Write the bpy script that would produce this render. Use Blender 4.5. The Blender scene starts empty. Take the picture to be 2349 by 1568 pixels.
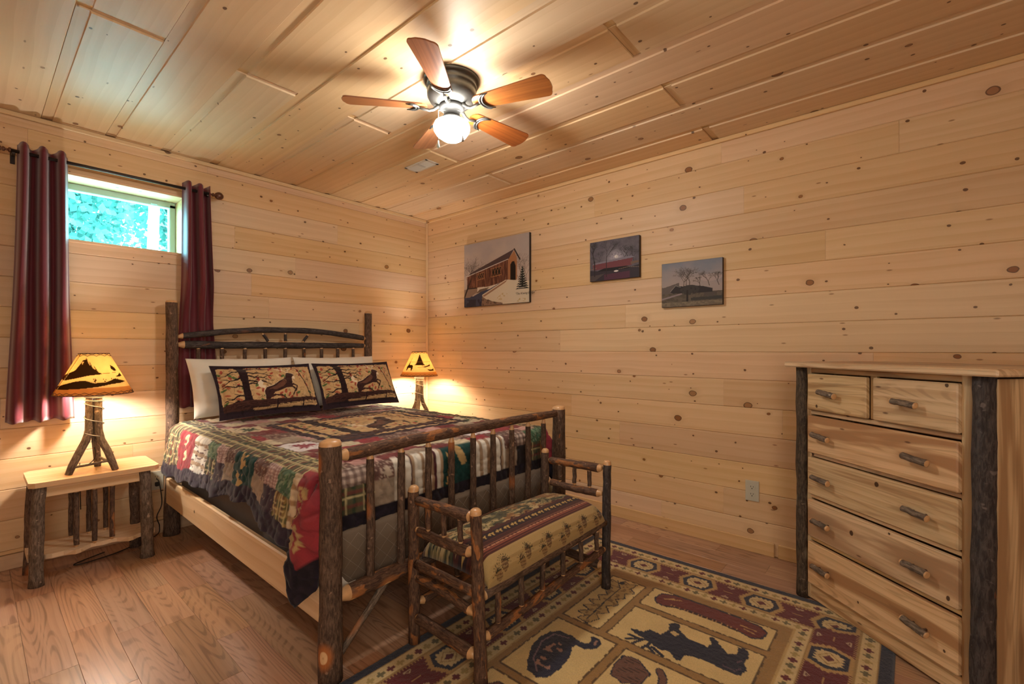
import bpy, math, random
import numpy as np
from math import pi, sin, cos, radians
from mathutils import Vector, Matrix
random.seed(4); rng = np.random.default_rng(4)
SC = bpy.context.scene; COL = SC.collection

# ------------------------------------------------------------------ camera
cam = bpy.data.cameras.new('camera'); camo = bpy.data.objects.new('camera', cam); COL.objects.link(camo)
camo.location = (-2.953, -3.646, 1.1724)
camo.rotation_euler = (pi/2, 0, radians(40.66) - pi/2)
cam.sensor_width = 36; cam.lens = 1067/2349*36; cam.shift_y = 16/2349; cam.clip_start = .02
SC.camera = camo
# ------------------------------------------------------------------ colour, world, sun, exposure
SC.view_settings.view_transform = 'Standard'; SC.view_settings.look = 'None'
SC.view_settings.gamma = 1; SC.view_settings.use_curve_mapping = False
SC.view_settings.exposure = 1.24
world = bpy.data.worlds.new('sky'); SC.world = world; world.use_nodes = True
wb = world.node_tree.nodes['Background']; wb.inputs[0].default_value = (.34, .80, 1.0, 1); wb.inputs[1].default_value = 15
from mathutils import Vector
GLOBE_STRENGTH = 66
BULB_STRENGTH = 380
WARM = (1, .95, .87)
# soft fill light added behind the camera to brighten the room, no real source
al_ = bpy.data.lights.new('fill_light', 'AREA'); al_.shape = 'RECTANGLE'; al_.size = 1.0; al_.size_y = 1.7; al_.energy = 11; al_.color = (1, .90, .76)
ao_ = bpy.data.objects.new('fill_light', al_); COL.objects.link(ao_); ao_.location = (-3.32, -4.36, 1.40)
ao_.rotation_euler = (Vector((-1.2, -1.0, 1.5))-Vector(ao_.location)).to_track_quat('-Z', 'Y').to_euler()

# ------------------------------------------------------------------ node helpers
def lin(c):
    c = np.asarray(c, float)
    return np.where(c <= .04045, c/12.92, ((c+.055)/1.055)**2.4)
def hx(s): return tuple(float(x) for x in lin([int(s[i:i+2], 16)/255 for i in (0, 2, 4)]))
class S:
    def __init__(s, g, k): s.g, s.k = g, k
    def __add__(a, b): return a.g.m('ADD', a, b)
    def __radd__(a, b): return a.g.m('ADD', b, a)
    def __sub__(a, b): return a.g.m('SUBTRACT', a, b)
    def __rsub__(a, b): return a.g.m('SUBTRACT', b, a)
    def __mul__(a, b): return a.g.m('MULTIPLY', a, b)
    def __rmul__(a, b): return a.g.m('MULTIPLY', b, a)
    def __truediv__(a, b): return a.g.m('DIVIDE', a, b)
class G:
    def __init__(s, name):
        s.mat = bpy.data.materials.new(name); s.mat.use_nodes = True; s.t = s.mat.node_tree; s.t.nodes.clear()
        s.out = s.t.nodes.new('ShaderNodeOutputMaterial')
    def put(s, sock, v):
        if isinstance(v, S): s.t.links.new(v.k, sock)
        else:
            if sock.type == 'RGBA' and len(v) == 3: v = tuple(v)+(1,)
            sock.default_value = v
    def n(s, typ, outp=0, ins=None, **props):
        nd = s.t.nodes.new(typ)
        for k, v in props.items(): setattr(nd, k, v)
        for k, v in (ins or {}).items(): s.put(nd.inputs[k], v)
        return S(s, nd.outputs[outp])
    def m(s, op, a, b=0.0, clamp=False):
        return s.n('ShaderNodeMath', ins={0: a, 1: b}, operation=op, use_clamp=clamp)
    def mr(s, v, a, b, c=0.0, d=1.0, smooth=True):
        return s.n('ShaderNodeMapRange', ins={0: v, 1: a, 2: b, 3: c, 4: d}, interpolation_type='SMOOTHSTEP' if smooth else 'LINEAR')
    def mix(s, f, a, b, blend='MIX'):
        nd = s.t.nodes.new('ShaderNodeMix'); nd.data_type = 'RGBA'; nd.blend_type = blend
        s.put(nd.inputs[0], f); s.put(nd.inputs[6], a); s.put(nd.inputs[7], b); return S(s, nd.outputs[2])
    def attr(s, name, outp='Vector'): return s.n('ShaderNodeAttribute', outp, attribute_name=name)
    def vm(s, op, a, b=None):
        i = {0: a}
        if b is not None: i[1] = b
        return s.n('ShaderNodeVectorMath', ins=i, operation=op)
    def noise(s, v, scale, detail=3, rough=.5, dist=0, col=False):
        return s.n('ShaderNodeTexNoise', 'Color' if col else 0, ins={'Vector': v, 'Scale': scale, 'Detail': detail, 'Roughness': rough, 'Distortion': dist})
    def wc(s):
        r = s.n('ShaderNodeObjectInfo', 'Random')
        off = s.n('ShaderNodeCombineXYZ', ins={0: r*53.0, 1: r*17.3, 2: r*31.7})
        return s.vm('ADD', s.attr('wc'), off)
    def bsdf(s, col, rough=.5, bump=None, bstr=.3, bdist=.002, **kw):
        ins = {'Base Color': col, 'Roughness': rough}
        if bump is not None:
            ins['Normal'] = s.n('ShaderNodeBump', ins={'Strength': bstr, 'Distance': bdist, 'Height': bump})
        ins.update(kw)
        b = s.n('ShaderNodeBsdfPrincipled', ins=ins)
        s.t.links.new(b.k, s.out.inputs[0]); s.last = b
        return s.mat

def wood(name, light, dark, knot, knots=1.0, gscale=1.0, rough=.45, figure=.5, tint=.16, kscale=3.1, streak=None, spec=.3, cath=0.0):
    g = G(name); p = g.wc()
    rnd = g.n('ShaderNodeObjectInfo', 'Random')
    sep = g.n('ShaderNodeSeparateXYZ', 0, {0: p}); nd = sep.k.node
    x, y, z = (S(g, nd.outputs[i]) for i in range(3))
    warp = g.noise(p, 1.7, 2)
    # knots: rare cells of a 2D voronoi, some large, most pin sized
    kv = g.n('ShaderNodeCombineXYZ', ins={0: x*.8, 1: y + z*.7, 2: 0.0})
    kvw = g.vm('ADD', kv, g.vm('SCALE', g.noise(kv, 30, 1, col=True)))
    g.t.nodes[-1]; kvw.k.node.inputs[1].links[0].from_node.inputs[3].default_value = .008
    def kn(scale, thr, rad):
        vv = g.n('ShaderNodeTexVoronoi', 'Distance', {'Vector': kvw, 'Scale': scale}, voronoi_dimensions='2D')
        vc = S(g, vv.k.node.outputs['Color'])
        cs = g.n('ShaderNodeSeparateColor', 0, {0: vc}); c0 = cs; c1 = S(g, cs.k.node.outputs[1]); c2 = S(g, cs.k.node.outputs[2])
        on = g.m('GREATER_THAN', c0, thr)
        r = (c1*.7+.3)*rad*scale
        d = vv/r
        body = g.mr(d, 1.0, .82)*on
        halo = g.mr(d, 3.2, .9)*on
        ring = g.mr(d, .72, .95)*g.mr(d, 1.08, .98)*on
        return body, halo, ring, c2, d
    b1, h1, r1, c1, d1 = kn(kscale, 1-.46*knots, .021)
    b2, h2, r2, c2, d2 = kn(kscale*2.9, 1-.42*knots, .0085)
    fl = g.n('ShaderNodeTexVoronoi', 'Distance', {'Vector': g.n('ShaderNodeCombineXYZ', ins={0: x*.32+3.3, 1: y+z+7.7, 2: 0.0}), 'Scale': 11.0}, voronoi_dimensions='2D')
    fc = g.n('ShaderNodeSeparateColor', 0, {0: S(g, fl.k.node.outputs['Color'])})
    fleck = g.mr(fl, .055, .02)*g.m('GREATER_THAN', fc, 1-.20*knots)
    # grain lines bending round the knots
    gy = y + z + (warp-.5)*.05*figure + h1*.012
    gv = g.n('ShaderNodeCombineXYZ', ins={0: x*.55, 1: gy*14.0*gscale, 2: z*14.0})
    fine = g.noise(gv, 1.6, 5, .62, .25)
    wav = g.n('ShaderNodeTexWave', 'Color', {'Vector': g.n('ShaderNodeCombineXYZ', ins={0: x*.35, 1: gy*5.0*gscale, 2: 0.0}), 'Scale': 1.2, 'Distortion': 7.0*figure+.5, 'Detail': 2.5, 'Detail Scale': .8, 'Detail Roughness': .55}, bands_direction='Y', wave_profile='SAW')
    wv = g.n('ShaderNodeSeparateColor', 0, {0: wav})
    f = g.m('ADD', fine*.9-.12, wv*.32*figure, True)
    col = g.mix(g.mr(f, .2, .85), light, dark)
    if streak is not None:
        sv = g.n('ShaderNodeCombineXYZ', ins={0: x*.7, 1: (y+z)*5.5, 2: 0.0})
        st = g.mr(g.noise(sv, 1.3, 3, .5, .9), +.48, .60)
        col = g.mix(st*.95, col, streak)
        sl = g.mr(g.noise(sv, 3.3, 3, .6, .5), .60, .66)
        col = g.mix(sl*.28, col, tuple(c*.35 for c in streak))
    if cath:
        cn = g.noise(g.n('ShaderNodeCombineXYZ', ins={0: x*.5, 1: (y+z)*4.6, 2: 0.0}), 1.4, 1, .4, .12)
        ln_ = g.mr(g.m('SINE', cn*170.0), .15, .95)
        col = g.mix(ln_*g.mr(fine, .35, .6)*cath, col, tuple(c*.62 for c in dark))
    col = g.mix(h1*.30, col, tuple(c*.8 for c in dark))
    rings = g.m('SINE', d1*26.0)*.5+.5
    kc = g.mix(rings*.4, knot, tuple(c*.55 for c in knot))
    kc = g.mix(g.mr(c1, .5, .9)*.6, kc, (light[0]*.62, light[1]*.48, light[2]*.38))
    col = g.mix(b1, col, kc); col = g.mix(r1*.85, col, tuple(c*.22 for c in knot))
    col = g.mix(fleck*.75, col, tuple(c*.8 for c in knot)); col = g.mix(h2*.3, col, dark); col = g.mix(b2*.9, col, tuple(c*.38 for c in knot))
    bright = g.n('ShaderNodeHueSaturation', ins={'Hue': rnd*.012+.498, 'Saturation': (g.m('FRACT', rnd*7.3)-.5)*.22+1.0, 'Value': (g.m('FRACT', rnd*13.7)-.5)*tint+1.0, 'Color': col})
    return g.bsdf(bright, rough, f, .12, .001, **{'Specular IOR Level': spec})

def bark(name, base, light, orange, peel=0.0, knotcol=None, spots=.5, furrow=1.0):
    g = G(name); p = g.wc()
    sep = g.n('ShaderNodeSeparateXYZ', 0, {0: p}); nd = sep.k.node
    x, y, z = (S(g, nd.outputs[i]) for i in range(3))
    st = g.n('ShaderNodeCombineXYZ', ins={0: x*.22, 1: y, 2: z})
    f = g.noise(st, 150*furrow, 4, .7, .6); f2 = g.noise(st, 45, 3, .6); blot = g.noise(p, 11, 3, .6)
    col = g.mix(g.mr(f, .36, .66), base, light)
    col = g.mix(g.mr(blot, .5, .72)*.45, col, tuple(c*.45 for c in base))
    col = g.mix(g.mr(g.noise(p, 38, 2, .5), .66, .74)*.5, col, tuple(min(1, c*2.6) for c in light))
    pk = g.noise(g.n('ShaderNodeCombineXYZ', ins={0: x*.5, 1: y*1.4, 2: z*1.4}), 16, 3, .55, .4)
    col = g.mix(g.mr(pk, .70-.24*peel, .76-.24*peel)*.95, col, g.mix(g.mr(f, .3, .7), orange, tuple(c*.45 for c in orange)))
    v = g.n('ShaderNodeTexVoronoi', 'Distance', {'Vector': g.n('ShaderNodeCombineXYZ', ins={0: x*.75, 1: y, 2: z}), 'Scale': 6.5})
    cs = g.n('ShaderNodeSeparateColor', 0, {0: S(g, v.k.node.outputs['Color'])})
    on = g.m('GREATER_THAN', cs, 1-spots)
    kc = knotcol or tuple(min(1, c*1.6) for c in orange)
    col = g.mix(g.mr(v, .30, .12)*on, col, orange); col = g.mix(g.mr(v, .125, .1)*on, col, kc)
    col = g.mix(g.mr(v, .05, .03)*on, col, orange)
    h = f + f2*.8
    return g.bsdf(col, .72, h, .75, .004, **{'Specular IOR Level': .25})

def plain(name, col, rough=.5, metal=0.0, nz=0, nscale=40, **kw):
    g = G(name); c = col
    tc = g.n('ShaderNodeTexCoord', 'Object')
    n = g.noise(tc, nscale, 3)
    c = g.mix(g.mr(n, .3, .7)*.5, col, tuple(x*(1-nz) for x in col))
    return g.bsdf(c, rough, n, .05+nz*.2, .001, Metallic=metal, **kw)
def cloth(name, col, rough=.9, nz=.25, weave=900, sheen=.2, bstr=.25, wr=14):
    g = G(name); tc = g.n('ShaderNodeTexCoord', 'Object')
    w = g.noise(tc, weave, 2); big = g.noise(tc, wr, 3)
    c = g.mix(g.mr(w, .3, .7)*nz, col, tuple(x*.5 for x in col))
    return g.bsdf(c, rough, w*.3+big, bstr, .006, **{'Sheen Weight': sheen, 'Specular IOR Level': .25})
def painted(name, rough=.85, weave=500, bstr=.3, spec=.2, nz=.2, sheen=0.0, bd=.0015):
    g = G(name); tc = g.n('ShaderNodeTexCoord', 'Object')
    w = g.noise(tc, weave, 2); c = g.attr('col', 'Color')
    c = g.mix(g.mr(w, .3, .7)*nz, c, g.mix(1.0, c, (.55, .55, .55), 'MULTIPLY'))
    return g.bsdf(c, rough, w, bstr, bd, **{'Specular IOR Level': spec, 'Sheen Weight': sheen})

M = {}
M['pine'] = wood('knotty_pine', (.70, .47, .28), (.60, .37, .20), (.27, .105, .038), 1.0, figure=.75)
M['pine_ceiling'] = wood('knotty_pine_ceiling', (.71, .50, .31), (.63, .42, .245), (.28, .13, .065), .62, tint=.1, figure=.8)
M['pine_trim'] = wood('pine_trim', (.74, .50, .27), (.62, .38, .18), (.26, .11, .05), .15, tint=.05)
M['hickory'] = wood('hickory_board', (.72, .50, .29), (.52, .31, .155), (.10, .035, .02), .8, gscale=1.3, figure=1.0, tint=.18, kscale=2.6, streak=(.36, .185, .085), rough=.38, cath=.45)
M['maple'] = wood('pale_board', (.72, .52, .33), (.60, .39, .21), (.13, .05, .02), .3, figure=1.1, tint=.08, kscale=1.6, rough=.38)
M['oak'] = wood('oak_laminate', (.47, .275, .180), (.34, .180, .112), (.1, .03, .02), 0.0, gscale=2.0, figure=.6, tint=.28, rough=.30, spec=.5, cath=.75)
M['mahogany'] = wood('fan_blade_veneer', (.36, .12, .045), (.17, .045, .018), (.1, .03, .02), 0.0, gscale=2.6, figure=.5, tint=.05, rough=.35, spec=.5)
M['bark'] = bark('hickory_bark', (.058, .034, .024), (.165, .105, .072), (.44, .15, .045), .08, (.75, .48, .25), .34)
M['bark_grey'] = bark('grey_hickory_bark', (.085, .062, .046), (.24, .18, .135), (.38, .17, .08), 0.0, (.7, .45, .25), .2)
M['bark_peel'] = bark('half_peeled_bark', (.060, .032, .023), (.17, .095, .058), (.42, .17, .06), .62, (.78, .46, .2), .55)
M['bark_dark'] = bark('dark_spotted_bark', (.030, .024, .024), (.085, .070, .066), (.33, .12, .05), 0.0, (.6, .5, .36), .28, .7)
M['bark_lichen'] = bark('lichened_bark', (.040, .028, .02), (.12, .088, .06), (.42, .36, .26), .12, (.5, .45, .35), .2)
M['cut'] = plain('cut_wood', (.62, .36, .17), .35, nz=.25, nscale=60)
M['iron'] = plain('dark_bronze', (.045, .034, .03), .4, .6, nz=.2)
M['finial'] = plain('finial_bronze', (.13, .055, .03), .3, .5, nz=.3)
M['pewter'] = plain('brushed_pewter', (.11, .108, .10), .42, .7, nz=.2, nscale=200)
M['pewter_dark'] = plain('dark_pewter', (.022, .022, .021), .6, .0, nz=.2, nscale=200)
M['wire'] = plain('grey_wire', (.30, .30, .31), .4, .6)
M['black'] = plain('black_plastic', (.012, .012, .012), .5)
M['vinyl'] = plain('white_vinyl', (.48, .60, .57), .4)
M['ivory'] = plain('almond_plastic', (.52, .50, .40), .4)
M['slot'] = plain('dark_slot', (.02, .015, .01), .6)
M['vent'] = plain('painted_vent', (.66, .62, .54), .5)
M['curtain'] = cloth('burgundy_curtain', (.13, .013, .022), .5, .3, 1100, .35, .08, 9)
M['white'] = cloth('white_cotton', (.78, .74, .66), .9, .12, 900, .2, .45, 11)
M['box'] = cloth('brown_ticking', (.15, .105, .07), .9)
M['thread'] = cloth('thread', (.30, .23, .17), .9)
M['mattress'] = cloth('mattress_cover', (.62, .55, .44), .9)
M['quilt'] = painted('quilt_cotton', .92, 450, .35, .15, .25, .15)
M['rug'] = painted('rug_pile', .95, 330, .6, .08, .45, .3, .004)
M['print'] = painted('canvas_print', .6, 900, .1, .3, .15)
M['edge'] = plain('canvas_edge', (.03, .018, .014), .6)
M['lace'] = plain('leather_lacing', (.10, .04, .02), .7)
g = G('parchment_shade'); c = g.attr('col', 'Color')
tcs = g.n('ShaderNodeTexCoord', 'Object'); c2 = g.mix(g.mr(g.noise(tcs, 30, 3), .3, .7)*.2, c, g.mix(1.0, c, (.7, .62, .5), 'MULTIPLY'))
d = g.n('ShaderNodeBsdfDiffuse', ins={'Color': c2}); t = g.n('ShaderNodeBsdfTranslucent', ins={'Color': g.mix(1.0, c2, (.36, .34, .30), 'MULTIPLY')})
mx = g.t.nodes.new('ShaderNodeMixShader'); mx.inputs[0].default_value = .42
g.t.links.new(d.k, mx.inputs[1]); g.t.links.new(t.k, mx.inputs[2]); g.t.links.new(mx.outputs[0], g.out.inputs[0]); M['shade'] = g.mat
g = G('lit_opal_globe'); e = g.n('ShaderNodeEmission', ins={'Color': (1, .95, .87), 'Strength': GLOBE_STRENGTH}); g.t.links.new(e.k, g.out.inputs[0]); M['globe'] = g.mat
g = G('lit_bulb'); e = g.n('ShaderNodeEmission', ins={'Color': WARM, 'Strength': BULB_STRENGTH}); g.t.links.new(e.k, g.out.inputs[0]); M['bulb'] = g.mat
g = G('window_glass')
gl = g.n('ShaderNodeBsdfGlass', ins={'Color': (.90, 1, .98), 'Roughness': 0.0, 'IOR': 1.45}); tr = g.n('ShaderNodeBsdfTransparent', ins={'Color': (.88, .99, .97)})
mx = g.t.nodes.new('ShaderNodeMixShader'); mx.inputs[0].default_value = .93
g.t.links.new(gl.k, mx.inputs[1]); g.t.links.new(tr.k, mx.inputs[2]); g.t.links.new(mx.outputs[0], g.out.inputs[0]); M['glass'] = g.mat
M['leaf'] = plain('leaves', (.060, .185, .145), .6, nz=.4); M['trunk'] = plain('pale_trunk', (.34, .36, .30), .8, nz=.3); M['ground'] = plain('pale_ground', (.55, .60, .56), .9, nz=.3)  # ground colour made pale to bounce more daylight up through the window

# ------------------------------------------------------------------ object helpers
FR = {}
def tag(o, label=None, cat=None, group=None, kind=None):
    for k, v in (('label', label), ('category', cat), ('group', group), ('kind', kind)):
        if v: o[k] = v
    return o
def thing(name, label, cat, loc=(0, 0, 0), rotz=0, group=None):
    o = bpy.data.objects.new(name, None); COL.objects.link(o); o.location = loc; o.rotation_euler = (0, 0, rotz); o.empty_display_size = .05
    FR[o.name] = Matrix.LocRotScale(Vector(loc), Matrix.Rotation(rotz, 3, 'Z'), None)
    return tag(o, label, cat, group)
class MB:
    """collects shapes in world (or local) coordinates; build() links them as one mesh"""
    def __init__(s): s.v = []; s.f = []; s.mi = []; s.sm = []; s.w = []
    def add(s, vs, fs, ws, mi=0, smooth=True):
        b = len(s.v); s.v += [tuple(v) for v in vs]; s.w += [tuple(w) for w in ws]
        for i, f in enumerate(fs):
            s.f.append([b+k for k in f]); s.mi.append(mi if isinstance(mi, int) else mi[i]); s.sm.append(smooth if isinstance(smooth, bool) else smooth[i])
        return s
    def box(s, c, d, grain='x', bev=.002, mi=0, rot=None):
        c = Vector(c); h = [k/2 for k in d]; bev = min(bev, min(h)*.45); vs = []; idx = {}
        for sx in (-1, 1):
            for sy in (-1, 1):
                for sz in (-1, 1):
                    for a in range(3):
                        p = [sx*h[0], sy*h[1], sz*h[2]]
                        for q in range(3):
                            if q != a: p[q] -= (sx, sy, sz)[q]*bev
                        idx[(sx, sy, sz, a)] = len(vs); vs.append(Vector(p))
        fs = []
        for a in range(3):
            o = [q for q in range(3) if q != a]
            for sg in (-1, 1):
                ring = []
                for u, v in ((-1, -1), (1, -1), (1, 1), (-1, 1)):
                    k = [0, 0, 0]; k[a] = sg; k[o[0]] = u; k[o[1]] = v; ring.append(idx[(*k, a)])
                if (sg < 0) != (a == 1): ring.reverse()
                fs.append(ring)
        for a in range(3):   # edges parallel to axis a
            o = [q for q in range(3) if q != a]
            for u in (-1, 1):
                for v in (-1, 1):
                    k0 = [0, 0, 0]; k0[o[0]] = u; k0[o[1]] = v; k1 = list(k0); k0[a] = -1; k1[a] = 1
                    r = [idx[(*k0, o[0])], idx[(*k1, o[0])], idx[(*k1, o[1])], idx[(*k0, o[1])]]
                    fs.append(r)
        for sx in (-1, 1):
            for sy in (-1, 1):
                for sz in (-1, 1): fs.append([idx[(sx, sy, sz, a)] for a in range(3)])
        # orient outward
        ff = []
        for f in fs:
            n = (vs[f[1]]-vs[f[0]]).cross(vs[f[2]]-vs[f[1]]); m = sum((vs[k] for k in f), Vector())/len(f)
            ff.append(f if n.dot(m) >= 0 else f[::-1])
        R = rot or Matrix.Identity(3)
        pm = {'x': (0, 1, 2), 'y': (1, 0, 2), 'z': (2, 0, 1)}[grain]
        ws = [(v[pm[0]], v[pm[1]], v[pm[2]]) for v in vs]
        return s.add([R @ v + c for v in vs], ff, ws, mi, False)
    def tube(s, pts, rad, seg=10, mi=0, capmi=None, jag=0.0, wobble=0.0, dome=0.0, seedk=None):
        """round bar through pts; rad number or per point; ends get caps (capmi material)"""
        pts = [Vector(p) for p in pts]; n = len(pts)
        rad = [rad]*n if not hasattr(rad, '__len__') else list(rad)
        capmi = mi if capmi is None else capmi
        tang = [(pts[min(i+1, n-1)]-pts[max(i-1, 0)]).normalized() for i in range(n)]
        up = Vector((0, 0, 1)) if abs(tang[0].z) < .9 else Vector((0, 1, 0))
        u = tang[0].cross(up).normalized(); vs, ws, fs, mis = [], [], [], []; L = 0
        prof = [1+random.uniform(-jag, jag) for _ in range(seg)]
        for i in range(n):
            t = tang[i]; u = (u - t*u.dot(t)).normalized(); w = t.cross(u)
            if i: L += (pts[i]-pts[i-1]).length
            off = Vector((random.uniform(-1, 1), random.uniform(-1, 1), random.uniform(-1, 1)))*wobble if 0 < i < n-1 else Vector()
            for k in range(seg):
                a = 2*pi*k/seg; r = rad[i]*prof[k]*(1+random.uniform(-jag, jag)*.5)
                d = u*cos(a)+w*sin(a); vs.append(pts[i]+off+d*r); ws.append((L, cos(a)*r, sin(a)*r))
        for i in range(n-1):
            for k in range(seg):
                k2 = (k+1) % seg; fs.append([i*seg+k, i*seg+k2, (i+1)*seg+k2, (i+1)*seg+k]); mis.append(mi)
        for e, sg in ((0, -1), (n-1, 1)):
            c = len(vs); vs.append(pts[e]+tang[e]*sg*dome*rad[e]); ws.append((0 if e == 0 else L, 0, 0))
            for k in range(seg):
                k2 = (k+1) % seg; a, b = e*seg+k, e*seg+k2
                fs.append([c, b, a] if sg < 0 else [c, a, b]); mis.append(capmi)
        return s.add(vs, fs, ws, mis, True)
    def log(s, p0, p1, r0, r1=None, tenon=(0, 0), dome=(0, 0), bend=None, n=9, seg=14, jag=.05, wob=.0015, flare=0):
        """a barked round log; tenon = length of the peeled taper at each end, dome = rounded sawn end; slot 1 is cut wood"""
        p0, p1 = Vector(p0), Vector(p1); r1 = r0 if r1 is None else r1; L = (p1-p0).length; ax = (p1-p0)/L
        st = []
        if tenon[0]: st += [(0, .55, 1), (tenon[0]*.35, .62, 1), (tenon[0], .97, 1)]
        elif dome[0]: st += [(0, .55, 1), (.18*dome[0], .82, 1), (.55*dome[0], .97, 1), (dome[0], 1, 1)]
        else: st += [(0, 1, 0)]
        a = st[-1][0]; z = L - (tenon[1] or dome[1] or 0)
        for i in range(1, n): st.append((a+(z-a)*i/n, 1, 0))
        if tenon[1]: st += [(z, .97, 1), (L-tenon[1]*.35, .62, 1), (L, .55, 1)]
        elif dome[1]: st += [(z, 1, 1), (L-.55*dome[1], .97, 1), (L-.18*dome[1], .82, 1), (L, .55, 1)]
        else: st += [(L, 1, 0)]
        side = ax.orthogonal().normalized(); w = ax.cross(side); vs, ws, fs, mis = [], [], [], []
        prof = [1+random.uniform(-jag, jag) for _ in range(seg)]; ph = random.uniform(0, 6)
        for i, (t, k, pe) in enumerate(st):
            q = t/L; r = (r0+(r1-r0)*q)*k*(1+.04*sin(ph+t*19)) * (1+flare*max(0, 1-q*5)**2)
            c = p0+ax*t
            if bend is not None: c = c+Vector(bend)*4*q*(1-q)
            if 0 < q < 1: c = c+Vector((random.uniform(-1, 1), random.uniform(-1, 1), random.uniform(-1, 1)))*wob
            for m_ in range(seg):
                an = 2*pi*m_/seg; rr = r*(prof[m_]+random.uniform(-jag, jag)*.35)*1.0
                vs.append(c+(side*cos(an)+w*sin(an))*rr); ws.append((t, cos(an)*rr, sin(an)*rr))
        for i in range(len(st)-1):
            m_i = 1 if (st[i][2] and st[i+1][2]) else 0
            for k in range(seg):
                k2 = (k+1) % seg; fs.append([i*seg+k, i*seg+k2, (i+1)*seg+k2, (i+1)*seg+k]); mis.append(m_i)
        for e, sg in ((0, -1), (len(st)-1, 1)):
            c = len(vs); cc = sum((vs[e*seg+k] for k in range(seg)), Vector())/seg
            vs.append(cc+ax*sg*(.06*r0 if (dome[0] if e == 0 else dome[1]) else 0)); ws.append((0, 0, 0))
            for k in range(seg):
                k2 = (k+1) % seg; a_, b_ = e*seg+k, e*seg+k2
                fs.append([c, b_, a_] if sg < 0 else [c, a_, b_]); mis.append(1)
        return s.add(vs, fs, ws, mis, True)
    def lathe(s, prof, c=(0, 0, 0), seg=24, mi=0, closed=False, axis='z'):
        c = Vector(c); vs, ws, fs = [], [], []
        for r, z in prof:
            for k in range(seg):
                a = 2*pi*k/seg; p = (r*cos(a), r*sin(a), z)
                if axis == 'x': p = (z, r*cos(a), r*sin(a))
                vs.append(c+Vector(p)); ws.append(p)
        for i in range(len(prof)-1):
            for k in range(seg):
                k2 = (k+1) % seg; f = [i*seg+k, i*seg+k2, (i+1)*seg+k2, (i+1)*seg+k]
                fs.append(f)
        return s.add(vs, fs, ws, mi, True)
    def prism(s, poly, z0, z1, mi=0, grain=(0, 1, 2), mat=None, smooth=False):
        n = len(poly); vs = [Vector((x, y, z)) for z in (z0, z1) for x, y in poly]; ws = [(v[grain[0]], v[grain[1]], v[grain[2]]) for v in vs]
        fs = [list(range(n))[::-1], list(range(n, 2*n))]+[[i, (i+1) % n, n+(i+1) % n, n+i] for i in range(n)]
        if mat is not None: vs = [mat @ v for v in vs]
        return s.add(vs, fs, ws, mi, smooth)
    def build(s, name, mats, parent=None, local=False, origin=None):
        me = bpy.data.meshes.new(name); vs = [Vector(v) for v in s.v]
        root = parent
        while root is not None and root.name not in FR and root.parent is not None: root = root.parent
        o = bpy.data.objects.new(name, me)
        if parent is not None and not local:
            inv = FR[root.name].inverted() if root.name in FR else Matrix.Identity(4); vs = [inv @ v for v in vs]
        if parent is None:
            if origin is None:
                origin = (sum((v.x for v in vs))/len(vs), sum((v.y for v in vs))/len(vs), min(v.z for v in vs))
            og = Vector(origin); vs = [v-og for v in vs]; o.location = og
        me.from_pydata(vs, [], s.f); me.polygons.foreach_set('material_index', s.mi); me.polygons.foreach_set('use_smooth', s.sm)
        at = me.attributes.new('wc', 'FLOAT_VECTOR', 'POINT'); at.data.foreach_set('vector', np.array(s.w, 'f').ravel())
        for m in (mats if isinstance(mats, (list, tuple)) else [mats]): me.materials.append(m)
        me.update(); COL.objects.link(o)
        if parent is not None: o.parent = parent
        return o
def copy_tree(o, parent=None):
    c = o.copy(); COL.objects.link(c)
    if parent: c.parent = parent; c.matrix_parent_inverse = o.matrix_parent_inverse
    for ch in list(o.children): copy_tree(ch, c)
    return c
def structure(o): o['kind'] = 'structure'; return o
LG = lambda k: [M[k], M['cut']]

# ------------------------------------------------------------------ raster painting on dense grids (colours of flat prints, weaves, patchwork)
class Paint:
    def __init__(s, U, V, bg): s.U, s.V = U, V; s.c = np.empty(U.shape+(3,)); s.c[...] = hx(bg) if isinstance(bg, str) else bg
    def put(s, mask, col, a=1.0):
        if isinstance(col, str): col = hx(col)
        m = np.asarray(mask, float)*a; m = m[..., None]; s.c = s.c*(1-m)+np.asarray(col)*m
        return s
    def rect(s, x0, y0, x1, y1): return (s.U >= x0) & (s.U < x1) & (s.V >= y0) & (s.V < y1)
    def ell(s, x, y, a, b, rot=0):
        dx, dy = s.U-x, s.V-y; c, n = cos(rot), sin(rot); return ((dx*c+dy*n)/a)**2+((dy*c-dx*n)/b)**2 < 1
    def poly(s, pts):
        x, y = s.U, s.V; ins = np.zeros(x.shape, bool); n = len(pts)
        xs = [p[0] for p in pts]; ys = [p[1] for p in pts]
        bb = (x >= min(xs)) & (x <= max(xs)) & (y >= min(ys)) & (y <= max(ys))
        X, Y = x[bb], y[bb]; r = np.zeros(X.shape, bool)
        for i in range(n):
            x1, y1 = pts[i]; x2, y2 = pts[(i+1) % n]
            if y1 == y2: continue
            r ^= ((y1 > Y) != (y2 > Y)) & (X < (x2-x1)*(Y-y1)/(y2-y1)+x1)
        ins[bb] = r; return ins
    def line(s, pts, w):
        m = np.zeros(s.U.shape, bool); n = len(pts)
        for i in range(n-1):
            (x1, y1), (x2, y2) = pts[i][:2], pts[i+1][:2]; L2 = (x2-x1)**2+(y2-y1)**2+1e-12
            w1 = w if not hasattr(w, '__len__') else w[0]+(w[1]-w[0])*i/max(1, n-1)
            bb = (s.U > min(x1, x2)-w1) & (s.U < max(x1, x2)+w1) & (s.V > min(y1, y2)-w1) & (s.V < max(y1, y2)+w1)
            if not bb.any(): continue
            X, Y = s.U[bb], s.V[bb]
            t = np.clip(((X-x1)*(x2-x1)+(Y-y1)*(y2-y1))/L2, 0, 1)
            m[bb] |= np.hypot(X-x1-t*(x2-x1), Y-y1-t*(y2-y1)) < w1/2
        return m
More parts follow.
